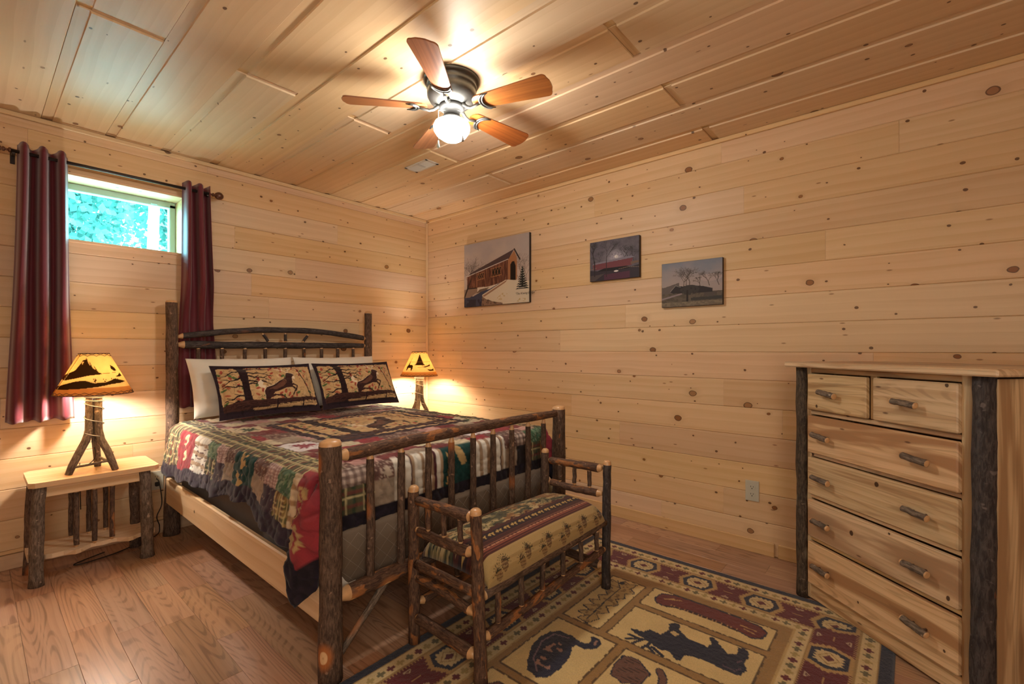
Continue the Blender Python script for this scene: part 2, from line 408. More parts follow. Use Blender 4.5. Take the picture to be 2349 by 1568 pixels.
def fnoise(U, V, sc, seed=0, oct=3):
    """value noise on arrays"""
    r = np.random.default_rng(seed); T = r.random((64, 64)); out = 0; amp = .5; tot = 0
    for o in range(oct):
        x, y = U*sc+seed*3.7+o*11.3, V*sc+seed*1.9+o*5.1; xi, yi = np.floor(x).astype(int), np.floor(y).astype(int); fx, fy = x-xi, y-yi
        fx = fx*fx*(3-2*fx); fy = fy*fy*(3-2*fy)
        g_ = lambda a, b: T[a % 64, b % 64]
        out = out+amp*((g_(xi, yi)*(1-fx)+g_(xi+1, yi)*fx)*(1-fy)+(g_(xi, yi+1)*(1-fx)+g_(xi+1, yi+1)*fx)*fy); tot += amp; amp *= .5; sc *= 2.03
    return out/tot
def grid(name, P, colr, mat, parent=None, origin=None, solid=0, closeu=False, keep=None):
    """P: (ny,nx,3) positions in world space, colr: (ny,nx,3)"""
    ny, nx = P.shape[:2]; me = bpy.data.meshes.new(name); o = bpy.data.objects.new(name, me)
    V = P.reshape(-1, 3).copy()
    if parent is not None:
        Mi = np.array(FR[parent.name].inverted()) if parent.name in FR else np.eye(4); V = V @ Mi[:3, :3].T+Mi[:3, 3]
    else:
        og = np.array(origin if origin is not None else (V[:, 0].mean(), V[:, 1].mean(), V[:, 2].min())); V = V-og; o.location = og
    ii = np.arange(ny*nx).reshape(ny, nx)
    q = np.stack([ii[:-1, :-1], ii[:-1, 1:], ii[1:, 1:], ii[1:, :-1]], -1).reshape(-1, 4)
    if closeu: q = np.concatenate([q, np.stack([ii[:-1, -1], ii[:-1, 0], ii[1:, 0], ii[1:, -1]], -1)])
    if keep is not None: q = q[keep.reshape(-1)[q].all(1)]
    nf = len(q); me.vertices.add(len(V)); me.vertices.foreach_set('co', V.astype('f').ravel())
    me.loops.add(nf*4); me.loops.foreach_set('vertex_index', q.astype('i').ravel())
    me.polygons.add(nf); me.polygons.foreach_set('loop_start', np.arange(0, nf*4, 4, dtype='i')); me.polygons.foreach_set('use_smooth', np.ones(nf, bool))
    if colr is not None:
        a = me.color_attributes.new('col', 'FLOAT_COLOR', 'POINT'); cc = np.ones((ny*nx, 4), 'f'); cc[:, :3] = np.clip(colr.reshape(-1, 3), 0, 1); a.data.foreach_set('color', cc.ravel())
    me.update(calc_edges=True); me.validate(); me.materials.append(mat); COL.objects.link(o)
    if parent is not None: o.parent = parent
    if solid:
        md = o.modifiers.new('thickness', 'SOLIDIFY'); md.thickness = solid; md.offset = -1
    return o

# ================================================================== ROOM
X0, Y0, H = -3.75, -4.75, 2.44
def slab(name, boxes, mat, kindname=True):
    mb = MB()
    for (x0, x1, y0, y1, z0, z1) in boxes: mb.box(((x0+x1)/2, (y0+y1)/2, (z0+z1)/2), (x1-x0, y1-y0, z1-z0), 'x', .0005)
    return structure(mb.build(name, mat))
WX0, WX1, WZ0, WZ1, WD = -2.67, -2.04, 1.80, 2.165, .17      # window opening
wall_left = slab('wall_left', [(X0-.1, WX0-.02, .014, .30, -.05, H+.1), (WX1+.02, .1, .014, .30, -.05, H+.1), (WX0-.02, WX1+.02, .014, .30, -.05, WZ0-.02), (WX0-.02, WX1+.02, .014, .30, WZ1+.02, H+.1)], M['pine_trim'])
wall_right = slab('wall_right', [(.014, .15, Y0-.1, .014, -.05, H+.1)], M['pine_trim'])
floor = slab('floor', [(X0-.1, .1, Y0-.1, .1, -.10, -.009)], M['oak'])
ceiling = slab('ceiling', [(X0-.1, .1, Y0-.1, .1, H+.014, H+.12)], M['pine_trim'])
wall_front = slab('wall_front', [(X0-.1, .1, Y0-.1, Y0, 0, H)], M['pine'])
wall_side = slab('wall_side', [(X0-.1, X0, Y0, .01, 0, H)], M['pine'])
for o in (wall_left, wall_right, floor, ceiling):   # plain frames so children are placed in world space
    for v in o.data.vertices: v.co += o.location
    o.location = (0, 0, 0); FR[o.name] = Matrix.Identity(4)

def plank_piece(parent, axis, a0, a1, z0, z1, opening=None):
    """a T and G board on a wall: a is x on the left wall, y on the right"""
    if opening and a0 < opening[1] and a1 > opening[0] and z0 < opening[3] and z1 > opening[2]:
        o = opening
        for (b0, b1, c0, c1) in ((a0, min(a1, o[0]), z0, z1), (max(a0, o[1]), a1, z0, z1), (max(a0, o[0]), min(a1, o[1]), z0, min(z1, o[2])), (max(a0, o[0]), min(a1, o[1]), max(z0, o[3]), z1)):
            if b1-b0 > .01 and c1-c0 > .008: plank_piece(parent, axis, b0, b1, c0, c1)
        return
    mb = MB(); g_ = .0003; b_ = .0035; a0 += .0003; a1 -= .0003
    prof = [(.0143, z0+g_), (b_, z0+g_), (0, z0+g_+b_), (0, z1-g_-b_*.8), (b_*.8, z1-g_), (.0143, z1-g_)]; n = len(prof)
    vs = [(a, d, z) if axis == 'x' else (d, a, z) for a in (a0, a1) for d, z in prof]; ws = [(a, z-z0, 0) for a in (a0, a1) for d, z in prof]
    fs = [list(range(n))[::-1], list(range(n, 2*n))]+[[i, (i+1) % n, n+(i+1) % n, n+i] for i in range(n)]
    if axis == 'y': fs = [f[::-1] for f in fs]
    mb.add(vs, fs, ws, 0, False)
    mb.build('plank', M['pine'], parent)
def rows(first, z_lo, z_hi):
    zs = [z_lo]; z = first
    while z < z_lo+.02: z += .1622
    while z < z_hi-.02: zs.append(z); z += .1622
    return zs+[z_hi]
zl = rows(.099, .078, H); zr = rows(.1810, .0, H)
lb = [[-2.9], [-1.2], [-3.0, -1.9], [-2.3, -.9], [-1.35], [-2.85, -.6], [-3.1, -1.75], [-1.1], [-2.0, -.75], [-1.5], [-1.62], [-1.3, -2.9], [-1.73], [-.95], [-2.75], [-1.9]]
for i in range(len(zl)-1):
    cuts = [X0]+sorted(lb[i % len(lb)])+[0]
    for a, b in zip(cuts, cuts[1:]): plank_piece(wall_left, 'x', a, b, zl[i], zl[i+1], (WX0, WX1, WZ0, WZ1))
rb = {1: [-2.788], 2: [-.95, -3.4], 3: [-2.1], 4: [-1.7, -3.1], 5: [-2.788], 6: [-.5, -3.5], 7: [-1.598], 8: [-2.145], 9: [-2.572], 10: [-1.2, -3.3], 11: [-.9], 12: [-2.9], 13: [-1.9, -3.6], 14: [-2.776], 15: [-1.356]}
for i in range(len(zr)-1):
    cuts = [Y0]+sorted(rb.get(i, [-2.4]))+[0]
    for a, b in zip(cuts, cuts[1:]): plank_piece(wall_right, 'y', a, b, zr[i], zr[i+1])
for o in (wall_front, wall_side):
    for v in o.data.vertices: v.co += o.location
    o.location = (0, 0, 0); FR[o.name] = Matrix.Identity(4)
for i in range(15):
    z0, z1 = .03+.1622*i-.03, min(H, .03+.1622*(i+1)-.03)
    if z1-z0 < .02: continue
    c1 = -1.2-(i*1.37) % 2.2
    for a, b in ((X0+.02, c1), (c1, -.002)):
        mb = MB(); mb.box(((a+b)/2, Y0+.0055, (z0+z1)/2), (b-a-.001, .011, z1-z0-.001), 'x', .0035); mb.build('plank', M['pine'], wall_front)
    c1 = -1.3-(i*1.73) % 2.6
    for a, b in ((Y0+.014, c1), (c1, -.002)):
        mb = MB(); mb.box((X0+.0055, (a+b)/2, (z0+z1)/2), (.011, b-a-.001, z1-z0-.001), 'y', .0035); mb.build('plank', M['pine'], wall_side)
# ceiling boards: a proud face and a recessed lip along the left edge
xj = [-3.78, -3.51, -3.24, -2.97, -2.70, -2.43, -2.16, -1.887, -1.608, -1.341, -1.069, -.792, -.527, -.234, .004]
def ceiling_board(xa, xb, ya, yb, lipend):
    lip = .043; zf = H; zr_ = H+.0075
    mb = MB(); prof = [(xa+.0015, zr_), (xa+lip, zr_), (xa+lip+.002, zf), (xb-.004, zf), (xb-.0015, zf+.003), (xb-.0015, H+.013), (xa+.0015, H+.013)]
    n = len(prof); ys = (ya+.001, yb-.001)
    vs = [(x, y, z) for y in ys for x, z in prof]; ws = [(y, x-xa, 0) for y in ys for x, z in prof]
    fs = [list(range(n)), list(range(n, 2*n))[::-1]]+[[i, n+i, n+(i+1) % n, (i+1) % n] for i in range(n)]
    mb.add(vs, fs, ws, 0, False); mb.build('plank', M['pine_ceiling'], ceiling)
    if lipend:   # the end lip of a butt joint, a shallow batten along X
        b = MB(); b.box(((xa+xb+lip)/2, yb+.001+.018, H+.0105), (xb-xa-lip-.004, .036, .0035), 'x', .001); b.build('end_lip', M['pine_ceiling'], ceiling)
for i in range(len(xj)-1):
    cut = -1.335 if i % 2 == 0 else -2.765
    cut = {True: -1.335, False: -2.765}[xj[i] in (-2.70, -2.16, -1.608, -1.069, -.527) or i % 2 == 0]
    ceiling_board(xj[i], xj[i+1], Y0, cut, True); ceiling_board(xj[i], xj[i+1], cut+.038, 0, False)
# floor laminate
w = .128
def floor_mesh(L):
    mb = MB(); mb.box((0, 0, -.0045), (w-.0006, L-.0006, .009), 'y', .0006); return mb
protos = {}
x = -.002; k = 0
while x > X0:
    y = 0.0; first = True
    while y > Y0:
        L = [.42, .61, .80, .55, .72][(k*3+(0 if first else 1)+int(-y*7)) % 5]
        if first: L *= [.5, .9, .3, .7][k % 4]
        L = min(L, y-Y0+.001); first = False
        if L < .02: break
        key = round(L, 3)
        if key not in protos: o = floor_mesh(L).build('plank', M['oak'], floor); protos[key] = o
        else: o = protos[key].copy(); COL.objects.link(o); o.parent = floor
        o.location = (x-w/2, y-L/2, 0); y -= L
    x -= w; k += 1
# trims
def bar(name, c, d, grain='x', mat='pine_trim', bev=.003): return structure(slab_(name, c, d, grain, mat, bev))
def slab_(name, c, d, grain, mat, bev): mb = MB(); mb.box(c, d, grain, bev); return mb.build(name, M[mat])
bar('baseboard_left', (X0/2, -.007, .039), (-X0-.002, .012, .078), 'x', 'pine')
bar('baseboard_right', (-.008, -1.53-.012, .039), (.014, 3.04, .078), 'y', 'pine')
bar('baseboard_right', (-.008, -3.91, .039), (.014, 1.66, .078), 'y', 'pine')
bar('trim_1', (X0/2-.01, -.010, H-.0135), (-X0-.024, .018, .025)); bar('trim_2', (-.010, Y0/2-.01, H-.0135), (.018, -Y0-.024, .025), 'y')
bar('trim_3', (-.010, -.010, H/2-.012), (.018, .018, H-.03), 'z')
# window_1: deep reveal, vinyl frame, glass, sash lock
win = structure(thing('window_1', None, None, (-2.355, 0, WZ0))); del_keys = [k for k in ('label', 'category') if k in win.keys()]
def wbox(name, c, d, mat, grain='x', par=win, bev=.002):
    mb = MB(); mb.box(c, d, grain, bev); return mb.build(name, M[mat], par)
wbox('reveal_board', (-2.355, WD/2+.005, WZ1+.008), (.66, WD+.03, .016), 'pine'); wbox('reveal_board', (-2.355, WD/2+.005, WZ0-.008), (.66, WD+.03, .016), 'pine')
wbox('reveal_board', (WX0-.008, WD/2+.005, (WZ0+WZ1)/2), (.016, WD+.03, .36), 'pine', 'z'); wbox('reveal_board', (WX1+.008, WD/2+.005, (WZ0+WZ1)/2), (.016, WD+.03, .36), 'pine', 'z')
fr = MB()
for c, d in (((-2.355, WD+.02, WZ1-.02), (.63, .05, .042)), ((-2.355, WD+.02, WZ0+.008), (.63, .05, .018)), ((WX0+.015, WD+.02, 1.983), (.03, .05, .33)), ((WX1-.018, WD+.02, 1.983), (.036, .05, .33))): fr.box(c, d, 'x', .004)
fr.build('window_frame', M['vinyl'], win)
wbox('pane', (-2.355, WD+.02, 1.98), (.58, .004, .33), 'glass'); wbox('sash_lock', (-2.16, WD-.008, WZ1-.030), (.035, .012, .010), 'vinyl')

# outside: ground level, trees
gd = MB(); gd.box((-2, 9.3, 1.55), (24, 18, .1)); structure(gd.build('ground', M['ground']))
def tree(x, y, h, r, label, crown=0, tr=.16, n=11000):
    t = thing('tree', label, 'tree', (x, y, 1.6))
    mb = MB(); mb.tube([(x, y, 1.6), (x+.05, y, 1.6+h*.5), (x-.05, y+.05, 1.6+h)], [tr, tr*.85, tr*.5], 10); mb.build('trunk', M['trunk'], t)
    c = rng.normal(size=(n, 3)); c /= np.linalg.norm(c, axis=1)[:, None]; c *= (rng.random((n, 1))**.4)*np.array([r, r, h*.48 if not crown else .8]); c += np.array([x, y, 1.6+h*.55+crown])
    a = rng.normal(size=(n, 3)); a /= np.linalg.norm(a, axis=1)[:, None]; b = np.cross(a, rng.normal(size=(n, 3))); b /= np.linalg.norm(b, axis=1)[:, None]; s_ = .075
    q = np.stack([c-a*s_, c+b*s_*.6, c+a*s_, c-b*s_*.6], 1).reshape(-1, 3)
    m2 = MB(); m2.v = [tuple(p) for p in q]; m2.w = m2.v[:]; m2.f = [[4*i, 4*i+1, 4*i+2, 4*i+3] for i in range(n)]; m2.mi = [0]*n; m2.sm = [False]*n
    f = m2.build('foliage', M['leaf'], t); f['kind'] = 'stuff'
tree(-1.68, 2.6, 4.0, .75, 'tree with slim pale trunk seen through right half of the window', crown=2.3, tr=.055, n=2500)
tree(-2.45, 5.2, 5.2, 1.3, 'leafy tree filling the left half of window view')
tree(.05, 5.7, 5.2, 1.2, 'leafy tree at right edge of window view, behind the pale trunk')
tree(-1.0, 9.4, 7.0, 2.4, 'farthest leafy tree in the gap between two nearer trees outside')

# ================================================================== CURTAINS AND ROD
rod = thing('curtain_rod', 'dark bronze curtain rod with round finials above the window', 'curtain rod', (-2.36, -.09, 2.21))
mb = MB(); mb.tube([(-2.815, -.078, 2.21), (-1.915, -.078, 2.21)], .0095, 12); mb.build('rod', M['iron'], rod)
for sx, xx in ((-1, -2.815), (1, -1.915)):
    mb = MB(); mb.lathe([(0, 0), (.013, 0), (.013, .008), (.006, .012), (.006, .02), (.012, .024), (.012, .03), (.007, .034), (.016, .040), (.024, .052), (.026, .062), (.022, .076), (.012, .086), (0, .088)], (0, 0, 0), 16)
    mb.v = [(xx+sx*v[2], -.078+v[0], 2.21+v[1]) for v in mb.v]; mb.build('finial', M['finial'], rod)
    mb = MB(); mb.box((xx+sx*-.0+sx*.004-sx*.012, -.038, 2.205), (.012, .076, .012)); mb.box((xx-sx*.008, -.003, 2.19), (.018, .006, .06)); mb.box((xx-sx*.008, -.078, 2.195), (.014, .026, .012)); mb.build('bracket', M['iron'], rod)
def curtain(x0t, x1t, x0b, x1b, ztop, zbot, folds, amp, label, ph=0, pinch=-.002, press=0):
    smooth_ = lambda q: np.clip(q, 0, 1)**2*(3-2*np.clip(q, 0, 1))
    ny, nx = 60, int(36*folds)+1; s = np.linspace(0, 1, nx)[None, :]; t = np.linspace(0, 1, ny)[:, None]
    a = 2*pi*folds*s+ph; wv = np.cos(a); wv = np.sign(wv)*np.abs(wv)**.5
    xx = (x0t+(x1t-x0t)*s)*(1-t**1.3)+(x0b+(x1b-x0b)*s)*t**1.3
    xx = xx+np.sin(a)*pinch*(1+.35*t)+.005*np.sin(5*t+s*9)*t
    pr = smooth_((t-.42)/.22)*press
    yy = (-.078-.006*t)*(1-pr)-.031*pr-(amp*(1-pr)+.017*pr)*wv*(1+.10*np.sin(t*4+s*7)*(1-pr))
    zz = ztop+(zbot-ztop)*t+.006*np.cos(a+1.0)*(1-t)**8+.004*np.sin(a*2)*t**6
    P = np.stack([xx+0*yy, yy, zz+0*xx], -1)
    t_ = thing('curtain', label, 'curtain', ((x0b+x1b)/2, -.09, zbot))
    o = grid('drape', P, None, M['curtain'], t_, solid=.002)
    return t_
curtain(-2.792, -2.596, -2.832, -2.572, 2.252, .785, 2.74, .044, 'burgundy curtain panel left of the window, wider one', -2*pi*2.74*.13)
curtain(-2.056, -1.912, -2.075, -1.845, 2.252, .790, 2.2, .036, 'burgundy curtain panel right of window, behind the headboard post', -2*pi*2.2*.18, -.001, 1)

# ================================================================== BED
BX0, BX1, BY0, BY1 = -2.122, -.716, -.088, -2.085
bed = thing('log_bed', 'rustic log bed with bark posts, arched headboard and spindle footboard', 'bed', ((BX0+BX1)/2, (BY0+BY1)/2, 0))
def L(name, p0, p1, r0, r1, mat, par, **k):
    mb = MB(); mb.log(p0, p1, r0, r1, **k); return mb.build(name, LG(mat), par)
L('post', (BX0, BY0, 0), (BX0, BY0, 1.482), .040, .031, 'bark', bed, dome=(0, .016), n=22, flare=.22, jag=.05, bend=(.004, 0, 0))
L('post', (BX1, BY0, 0), (BX1, BY0, 1.496), .038, .030, 'bark', bed, dome=(0, .02), n=22, flare=.3)
L('post', (BX0, BY1, 0), (BX0, BY1, .852), .041, .037, 'bark', bed, dome=(0, .020), n=18, flare=.06, jag=.045)
L('post', (BX1, BY1, 0), (BX1, BY1, .842), .041, .037, 'bark', bed, dome=(0, .02), n=18, flare=.2)
L('arched_rail', (BX0+.03, BY0, 1.250), (BX1-.03, BY0, 1.262), .020, .022, 'bark_dark', bed, tenon=(.03, .02), bend=(0, 0, .058), n=18)
L('head_rail', (BX0+.03, BY0, 1.200), (BX1-.03, BY0, 1.200), .026, .021, 'bark_dark', bed, tenon=(.035, .02), n=16)
L('lower_rail', (BX0+.02, BY0, .42), (BX1-.02, BY0, .42), .028, .026, 'bark', bed, n=10)
for x in (-1.977, -1.839, -1.694, -1.558, -1.416, -1.277, -1.135, -.996, -.858): L('spindle', (x, BY0, .43), (x, BY0, 1.184), .015, .0125, 'bark', bed, dome=(0, .012), n=7, seg=10)
for a, b in (((-1.58, 1.288), (-1.535, 1.222)), ((-1.416, 1.296), (-1.416, 1.222)), ((-1.243, 1.284), (-1.288, 1.222))): L('strut', (a[0], BY0, a[1]), (b[0], BY0, b[1]), .0105, .0105, 'bark_dark', bed, tenon=(.012, .010), n=4, seg=10)
L('foot_rail', (BX0+.025, BY1, .787), (BX1-.02, BY1, .800), .025, .021, 'bark_peel', bed, tenon=(.035, .02), n=18, bend=(0, 0, .008), seg=16)
L('lower_rail', (BX0+.02, BY1, .283), (BX1-.02, BY1, .268), .031, .028, 'bark_peel', bed, tenon=(.05, .03), n=16, bend=(0, 0, .01))
for x in (-1.962, -1.821, -1.683, -1.551, -1.416, -1.278, -1.137, -1.003, -.866): L('spindle', (x, BY1, .285), (x, BY1, .775+.008), .0165, .0145, 'bark', bed, tenon=(.02, .026), n=7, seg=10)
L('brace', (BX0+.035, BY1+.0, .075), (-1.89, BY1, .265), .012, .014, 'bark_grey', bed, n=7, seg=10); L('brace', (BX1-.035, BY1, .075), (-.94, BY1, .262), .012, .014, 'bark_grey', bed, n=7, seg=10)
for sx, x in ((-1, BX0), (1, BX1)):
    mb = MB(); mb.box((x+sx*.020, (BY0+BY1)/2, .285), (.026, BY0-BY1-.03, .16), 'y', .012)
    mb.build('side_rail', M['maple'], bed)
for y in (-.5, -1.05, -1.6): 
    mb = MB(); mb.box(((BX0+BX1)/2, y, .24), (BX1-BX0+.01, .07, .02), 'x'); mb.build('slat', M['maple'], bed)

def soft_box(name, label, cat, x0, x1, y0, y1, z0, z1, r, mats, seams=False):
    t = thing(name, label, cat, ((x0+x1)/2, (y0+y1)/2, z0)) if seams else None
    mb = MB(); nx = 14; pts = []
    def ring(inset, z):
        out = []; a0, a1, b0, b1 = x0+inset, x1-inset, y0+inset, y1-inset; rr = r
        for cx_, cy_, s in ((a1-rr, b1-rr, 0), (a0+rr, b1-rr, 1), (a0+rr, b0+rr, 2), (a1-rr, b0+rr, 3)):
            for k in range(6): a = pi/2*(s+k/5); out.append((cx_+rr*cos(a), cy_+rr*sin(a), z))
        return out
    rings = [ring(.02, z0), ring(0, z0+.02), ring(0, z1-.02), ring(.02, z1)]; n = 24; vs = [p for q in rings for p in q]
    fs = [[i*n+k, i*n+(k+1) % n, (i+1)*n+(k+1) % n, (i+1)*n+k] for i in range(3) for k in range(n)]+[list(range(n))[::-1], list(range(3*n, 4*n))]
    mb.add(vs, fs, vs, 0, True)
    if not seams: o = mb.build(name, mats); return tag(o, label, cat)
    body = mb.build('cover', mats, t)
    return t
bs = soft_box('box_spring', 'brown diamond-stitched box spring under the mattress behind the foot spindles', 'box spring', -2.085, -.752, -2.035, -.13, .252, .49, .03, M['box'], True)
# stitched diamond lines on the foot face and side as thin raised thread
mb = MB(); yy = -2.0365
def dia(a, b, z0, z1, step, fn):
    s = a-(z1-z0)
    while s < b:
        for sg in (1, -1):
            p = (max(a, s) if sg > 0 else s); 
            pts = []
            for k in range(2):
                z = (z0, z1)[k]; u = s+(z-z0) if sg > 0 else s+(z1-z)
                pts.append((u, z))
            (u0, q0), (u1, q1) = pts
            def clip(u0, q0, u1, q1):
                if max(u0, u1) < a or min(u0, u1) > b: return None
                r = []
                for (uu, qq, vu, vq) in ((u0, q0, u1, q1), (u1, q1, u0, q0)):
                    if uu < a: qq = qq+(vq-qq)*(a-uu)/(vu-uu); uu = a
                    if uu > b: qq = qq+(vq-qq)*(b-uu)/(vu-uu); uu = b
                    r.append((uu, qq))
                return r
            r = clip(u0, q0, u1, q1)
            if r and abs(r[0][0]-r[1][0]) > .01: mb.tube([fn(*r[0]), fn(*r[1])], .0006, 4)
        s += step
dia(-2.05, -.79, .275, .468, .065, lambda u, z: (u, -2.0355, z)); o = mb.build('stitching', M['thread'], bs); o['kind'] = 'stuff'
for cx_ in (-2.062, -.775):
    mb = MB(); sg = 1 if cx_ < -1.4 else -1
    mb.prism([(0, 0), (.085*sg, 0), (.10*sg, .012), (.085*sg, .03), (.055*sg, .03), (.04*sg, .045), (.03*sg, .062), (.01*sg, .068), (0, .06)], 0, .004, mat=Matrix.Translation((cx_-.018*sg, -2.0345, .262)) @ Matrix.Rotation(pi/2, 4, 'X')); mb.build('corner_guard', M['white'], bs)
mt = soft_box('mattress', 'cream mattress beneath the patchwork quilt', 'mattress', -2.085, -.752, -2.005, -.13, .490, .688, .06, M['mattress'])

# ---------------------------------------------------------------- QUILT
def smooth(a): a = np.clip(a, 0, 1); return a*a*(3-2*a)
QT = .702; QR = .045
xe0, xe1, ye = -2.098, -.738, -1.978          # edges of the bed top under the quilt
LF = .245                                     # drop at the foot
st = .0075
Wt, Dt = xe1-xe0, ye*-1-.175
nu_s, nu_t, nv_t, nv_f = 46, int(Wt/st), int((-.175-ye)/st), 34
def LS(v):                                    # side drop as a function of distance along the bed
    y = -.175-v
    return .305-.06*smooth((-y-.45)/.9)+.045*smooth((-y-1.45)/.4)+.012*np.sin(v*9)+.008*np.sin(v*23)
us = np.concatenate([np.linspace(-1, 0, nu_s, endpoint=False), np.linspace(0, Wt, nu_t, endpoint=False), np.linspace(0, 1, nu_s+1)])
part = np.concatenate([-np.ones(nu_s), np.zeros(nu_t), np.ones(nu_s+1)])
vs_ = np.concatenate([np.linspace(0, Dt, nv_t, endpoint=False), np.linspace(0, 1, nv_f)]); pv = np.concatenate([np.zeros(nv_t), np.ones(nv_f)])
U, V = np.meshgrid(us, vs_); PU, PV = np.meshgrid(part, pv)
vlen = np.where(PV > 0, Dt, V); side = np.abs(PU) > 0; a = np.where(side, np.abs(U), 0)*0.0
aL = np.where(PU < 0, -U, np.where(PU > 0, U, 0)); a = aL*LS(vlen); b = np.where(PV > 0, V, 0)*LF
def drop(d):
    arc = np.clip(d/QR, 0, pi/2); out = QR*np.sin(arc); dn = QR*(1-np.cos(arc)); rest = np.maximum(d-QR*pi/2, 0); return out, dn+rest*.985, rest
X = np.where(side, np.where(PU < 0, xe0, xe1), xe0+U); Y = -.175-vlen; Z = np.full(X.shape, QT)
sg = np.where(PU < 0, -1, 1)
oa, da, ra = drop(a); ob, db, rb_ = drop(b)
onlya = side & (PV == 0); onlyb = (~side) & (PV > 0); both = side & (PV > 0)
ripple = np.sin(Y*17+np.sin(Y*5)*1.5)*.009+np.sin(Y*41+1)*.003
X = np.where(onlya, X+sg*(oa+ra*.16+ripple*smooth(ra/.22)), X); Z = np.where(onlya, QT-da, Z)
rpf = np.sin(X*15+.5)*.003
Y = np.where(onlyb, Y-ob*.55-rb_*.03-rpf*smooth(rb_/.2), Y); Z = np.where(onlyb, QT-db, Z)
# the corner: cloth hangs as a pointed flap outside the foot post
r = np.hypot(a, b); ph = np.degrees(np.arctan2(b, np.maximum(a, 1e-6)))
cphi = np.array([0, 25, 40, 50, 70, 90]); Ry = np.array([-1.978, -1.945, -2.0, -2.075, -2.02, -2.012]); Rx = np.array([-.105, -.125, -.115, -.070, -.0, .045])
tx = np.interp(ph, cphi, Rx); ty = np.interp(ph, cphi, Ry)
oc, dc, rc = drop(r*(1+.26*np.sin(np.radians(2*ph))**2)); k = smooth(r/.16)
wx = np.where(PU < 0, xe0, xe1); bx = oa*0; edge = np.cos(np.radians(ph)); sed = np.sin(np.radians(ph))
X = np.where(both, wx-sg*0+ (-sg)*(-1)*0 + sg*(-(tx))*k*(.45+.55*np.clip(r/.33, 0, 1))+sg*oc*edge*(1-k)*0, X)
Y = np.where(both, ye+(ty-ye)*k-ob*.55*(1-k), Y); Z = np.where(both, QT-dc, Z)
# blend so that phi=0 meets the side drop and phi=90 the foot drop
m0 = smooth((18-ph)/18); xs0 = wx+sg*(oa+ra*.16+ (np.sin(ye*17+np.sin(ye*5)*1.5)*.009+np.sin(ye*41+1)*.003)*smooth(ra/.22))
X = np.where(both, X*(1-m0)+xs0*m0, X); Y = np.where(both, Y*(1-m0)+ye*m0, Y); Z = np.where(both, Z*(1-m0)+(QT-da)*m0, Z)
m9 = smooth((ph-72)/18)
X = np.where(both, X*(1-m9)+wx*m9, X); Y = np.where(both, Y*(1-m9)+(ye-ob*.55-rb_*.03)*m9, Y); Z = np.where(both, Z*(1-m9)+(QT-db)*m9, Z)
# quilting relief
SX = np.where(PU < 0, -a, np.where(PU > 0, Wt+a, U)); SY = vlen+b
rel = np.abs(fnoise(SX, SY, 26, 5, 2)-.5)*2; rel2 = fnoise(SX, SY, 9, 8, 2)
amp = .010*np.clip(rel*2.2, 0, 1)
Z = Z+np.where(~side & (PV == 0), amp*.6+rel2*.006, 0); X = X+np.where(side, sg*amp*.7, 0); Y = Y-np.where(onlyb, amp*.5, 0)
QP = np.stack([X, Y, Z], -1)
# ---- patchwork colours; s = depth from hem line, e = inward distance from the edge of the bed top
pq = Paint(SX, SY, '4a2222')
def pal(**k): return k
PUR, TAN, CRM, RED, GRN, BRN, MAR, DGR = '3b2c3c', 'b39b82', 'd9cfbe', '9c4047', '4c6a4e', '6d5048', '5e2730', '173f3c'
nz1 = fnoise(SX, SY, 160, 3, 2); nz2 = fnoise(SX, SY, 60, 4, 3)
def tex(kind, al, ac):
    """woven / printed fabric colour arrays; al runs along the patch drop, ac across it"""
    c = np.empty(SX.shape+(3,))
    def base(h): c[...] = hx(h)
    def p(m, h, s=1.0): m = np.asarray(m, float)[..., None]*s; c[...] = c*(1-m)+np.asarray(hx(h))*m
    if kind == 'stripe': base('e2dccf'); f = (al/.052) % 1; p((f > .08) & (f < .42), 'a98e72'); p((f < .03) | ((f > .47) & (f < .50)) | ((f > .62) & (f < .65)), '4d2328')
    elif kind == 'stripe_tan': base('d6c3a4'); f = (al/.06) % 1; p((f > .15) & (f < .5), 'a98560'); p((f < .04) | ((f > .56) & (f < .6)), '4d2a20')
    elif kind == 'ging': base('d4bfb9'); p(((al/.012) % 1 < .5) , '7d4a4c', .55); p(((ac/.012) % 1 < .5), '7d4a4c', .55)
    elif kind == 'gingb': base('cbb7aa'); p(((al/.010) % 1 < .5), '4f332c', .6); p(((ac/.010) % 1 < .5), '4f332c', .6)
    elif kind == 'green': base('43644a'); p(nz2 > .56, '7f9a7a', .6); p(nz1 > .68, 'a5b093', .5)
    elif kind == 'plaid': base('55503a'); p((al/.05) % 1 < .35, '2c4636', .7); p((ac/.05) % 1 < .35, '7a3a38', .6); p((al/.025) % 1 < .12, 'cfc08f', .8); p((ac/.025) % 1 < .12, 'cfc08f', .8)
    elif kind == 'yplaid': base('8c7546'); p((al/.05) % 1 < .45, '3b4a2c', .7); p((ac/.06) % 1 < .3, '5b3328', .7); p((al/.02) % 1 < .15, 'd6c48c', .7); p((ac/.02) % 1 < .15, 'd6c48c', .7)
    elif kind == 'pais': base('6c4e47'); p(np.abs(nz2-.5) < .018, 'c4ad9b', .8); p(nz1 > .74, 'c8b6a4', .6)
    elif kind == 'purp': base('40303f'); p(np.abs(nz2-.5) < .012, 'b9a594', .5)
    elif kind == 'tan': base('a5927f'); p(nz2 > .55, '948170', .5)
    elif kind == 'dark': base('261f22')
    elif kind == 'maroon': base('6f2d31'); p(((al+ac)/.008) % 1 < .5, '8a4a48', .4)
    elif kind == 'pink': base('c49a92'); p(((al+ac)/.008) % 1 < .5, '9c6a66', .4)
    elif kind == 'red': base('93343c'); p(nz2 > .6, '84303a', .5)
    elif kind == 'cream': base('cfc0a2'); p(nz1 > .6, 'bfae90', .5)
    elif kind == 'teal': base('123a38'); p(nz2 > .56, '1b4a46', .7)
    return c
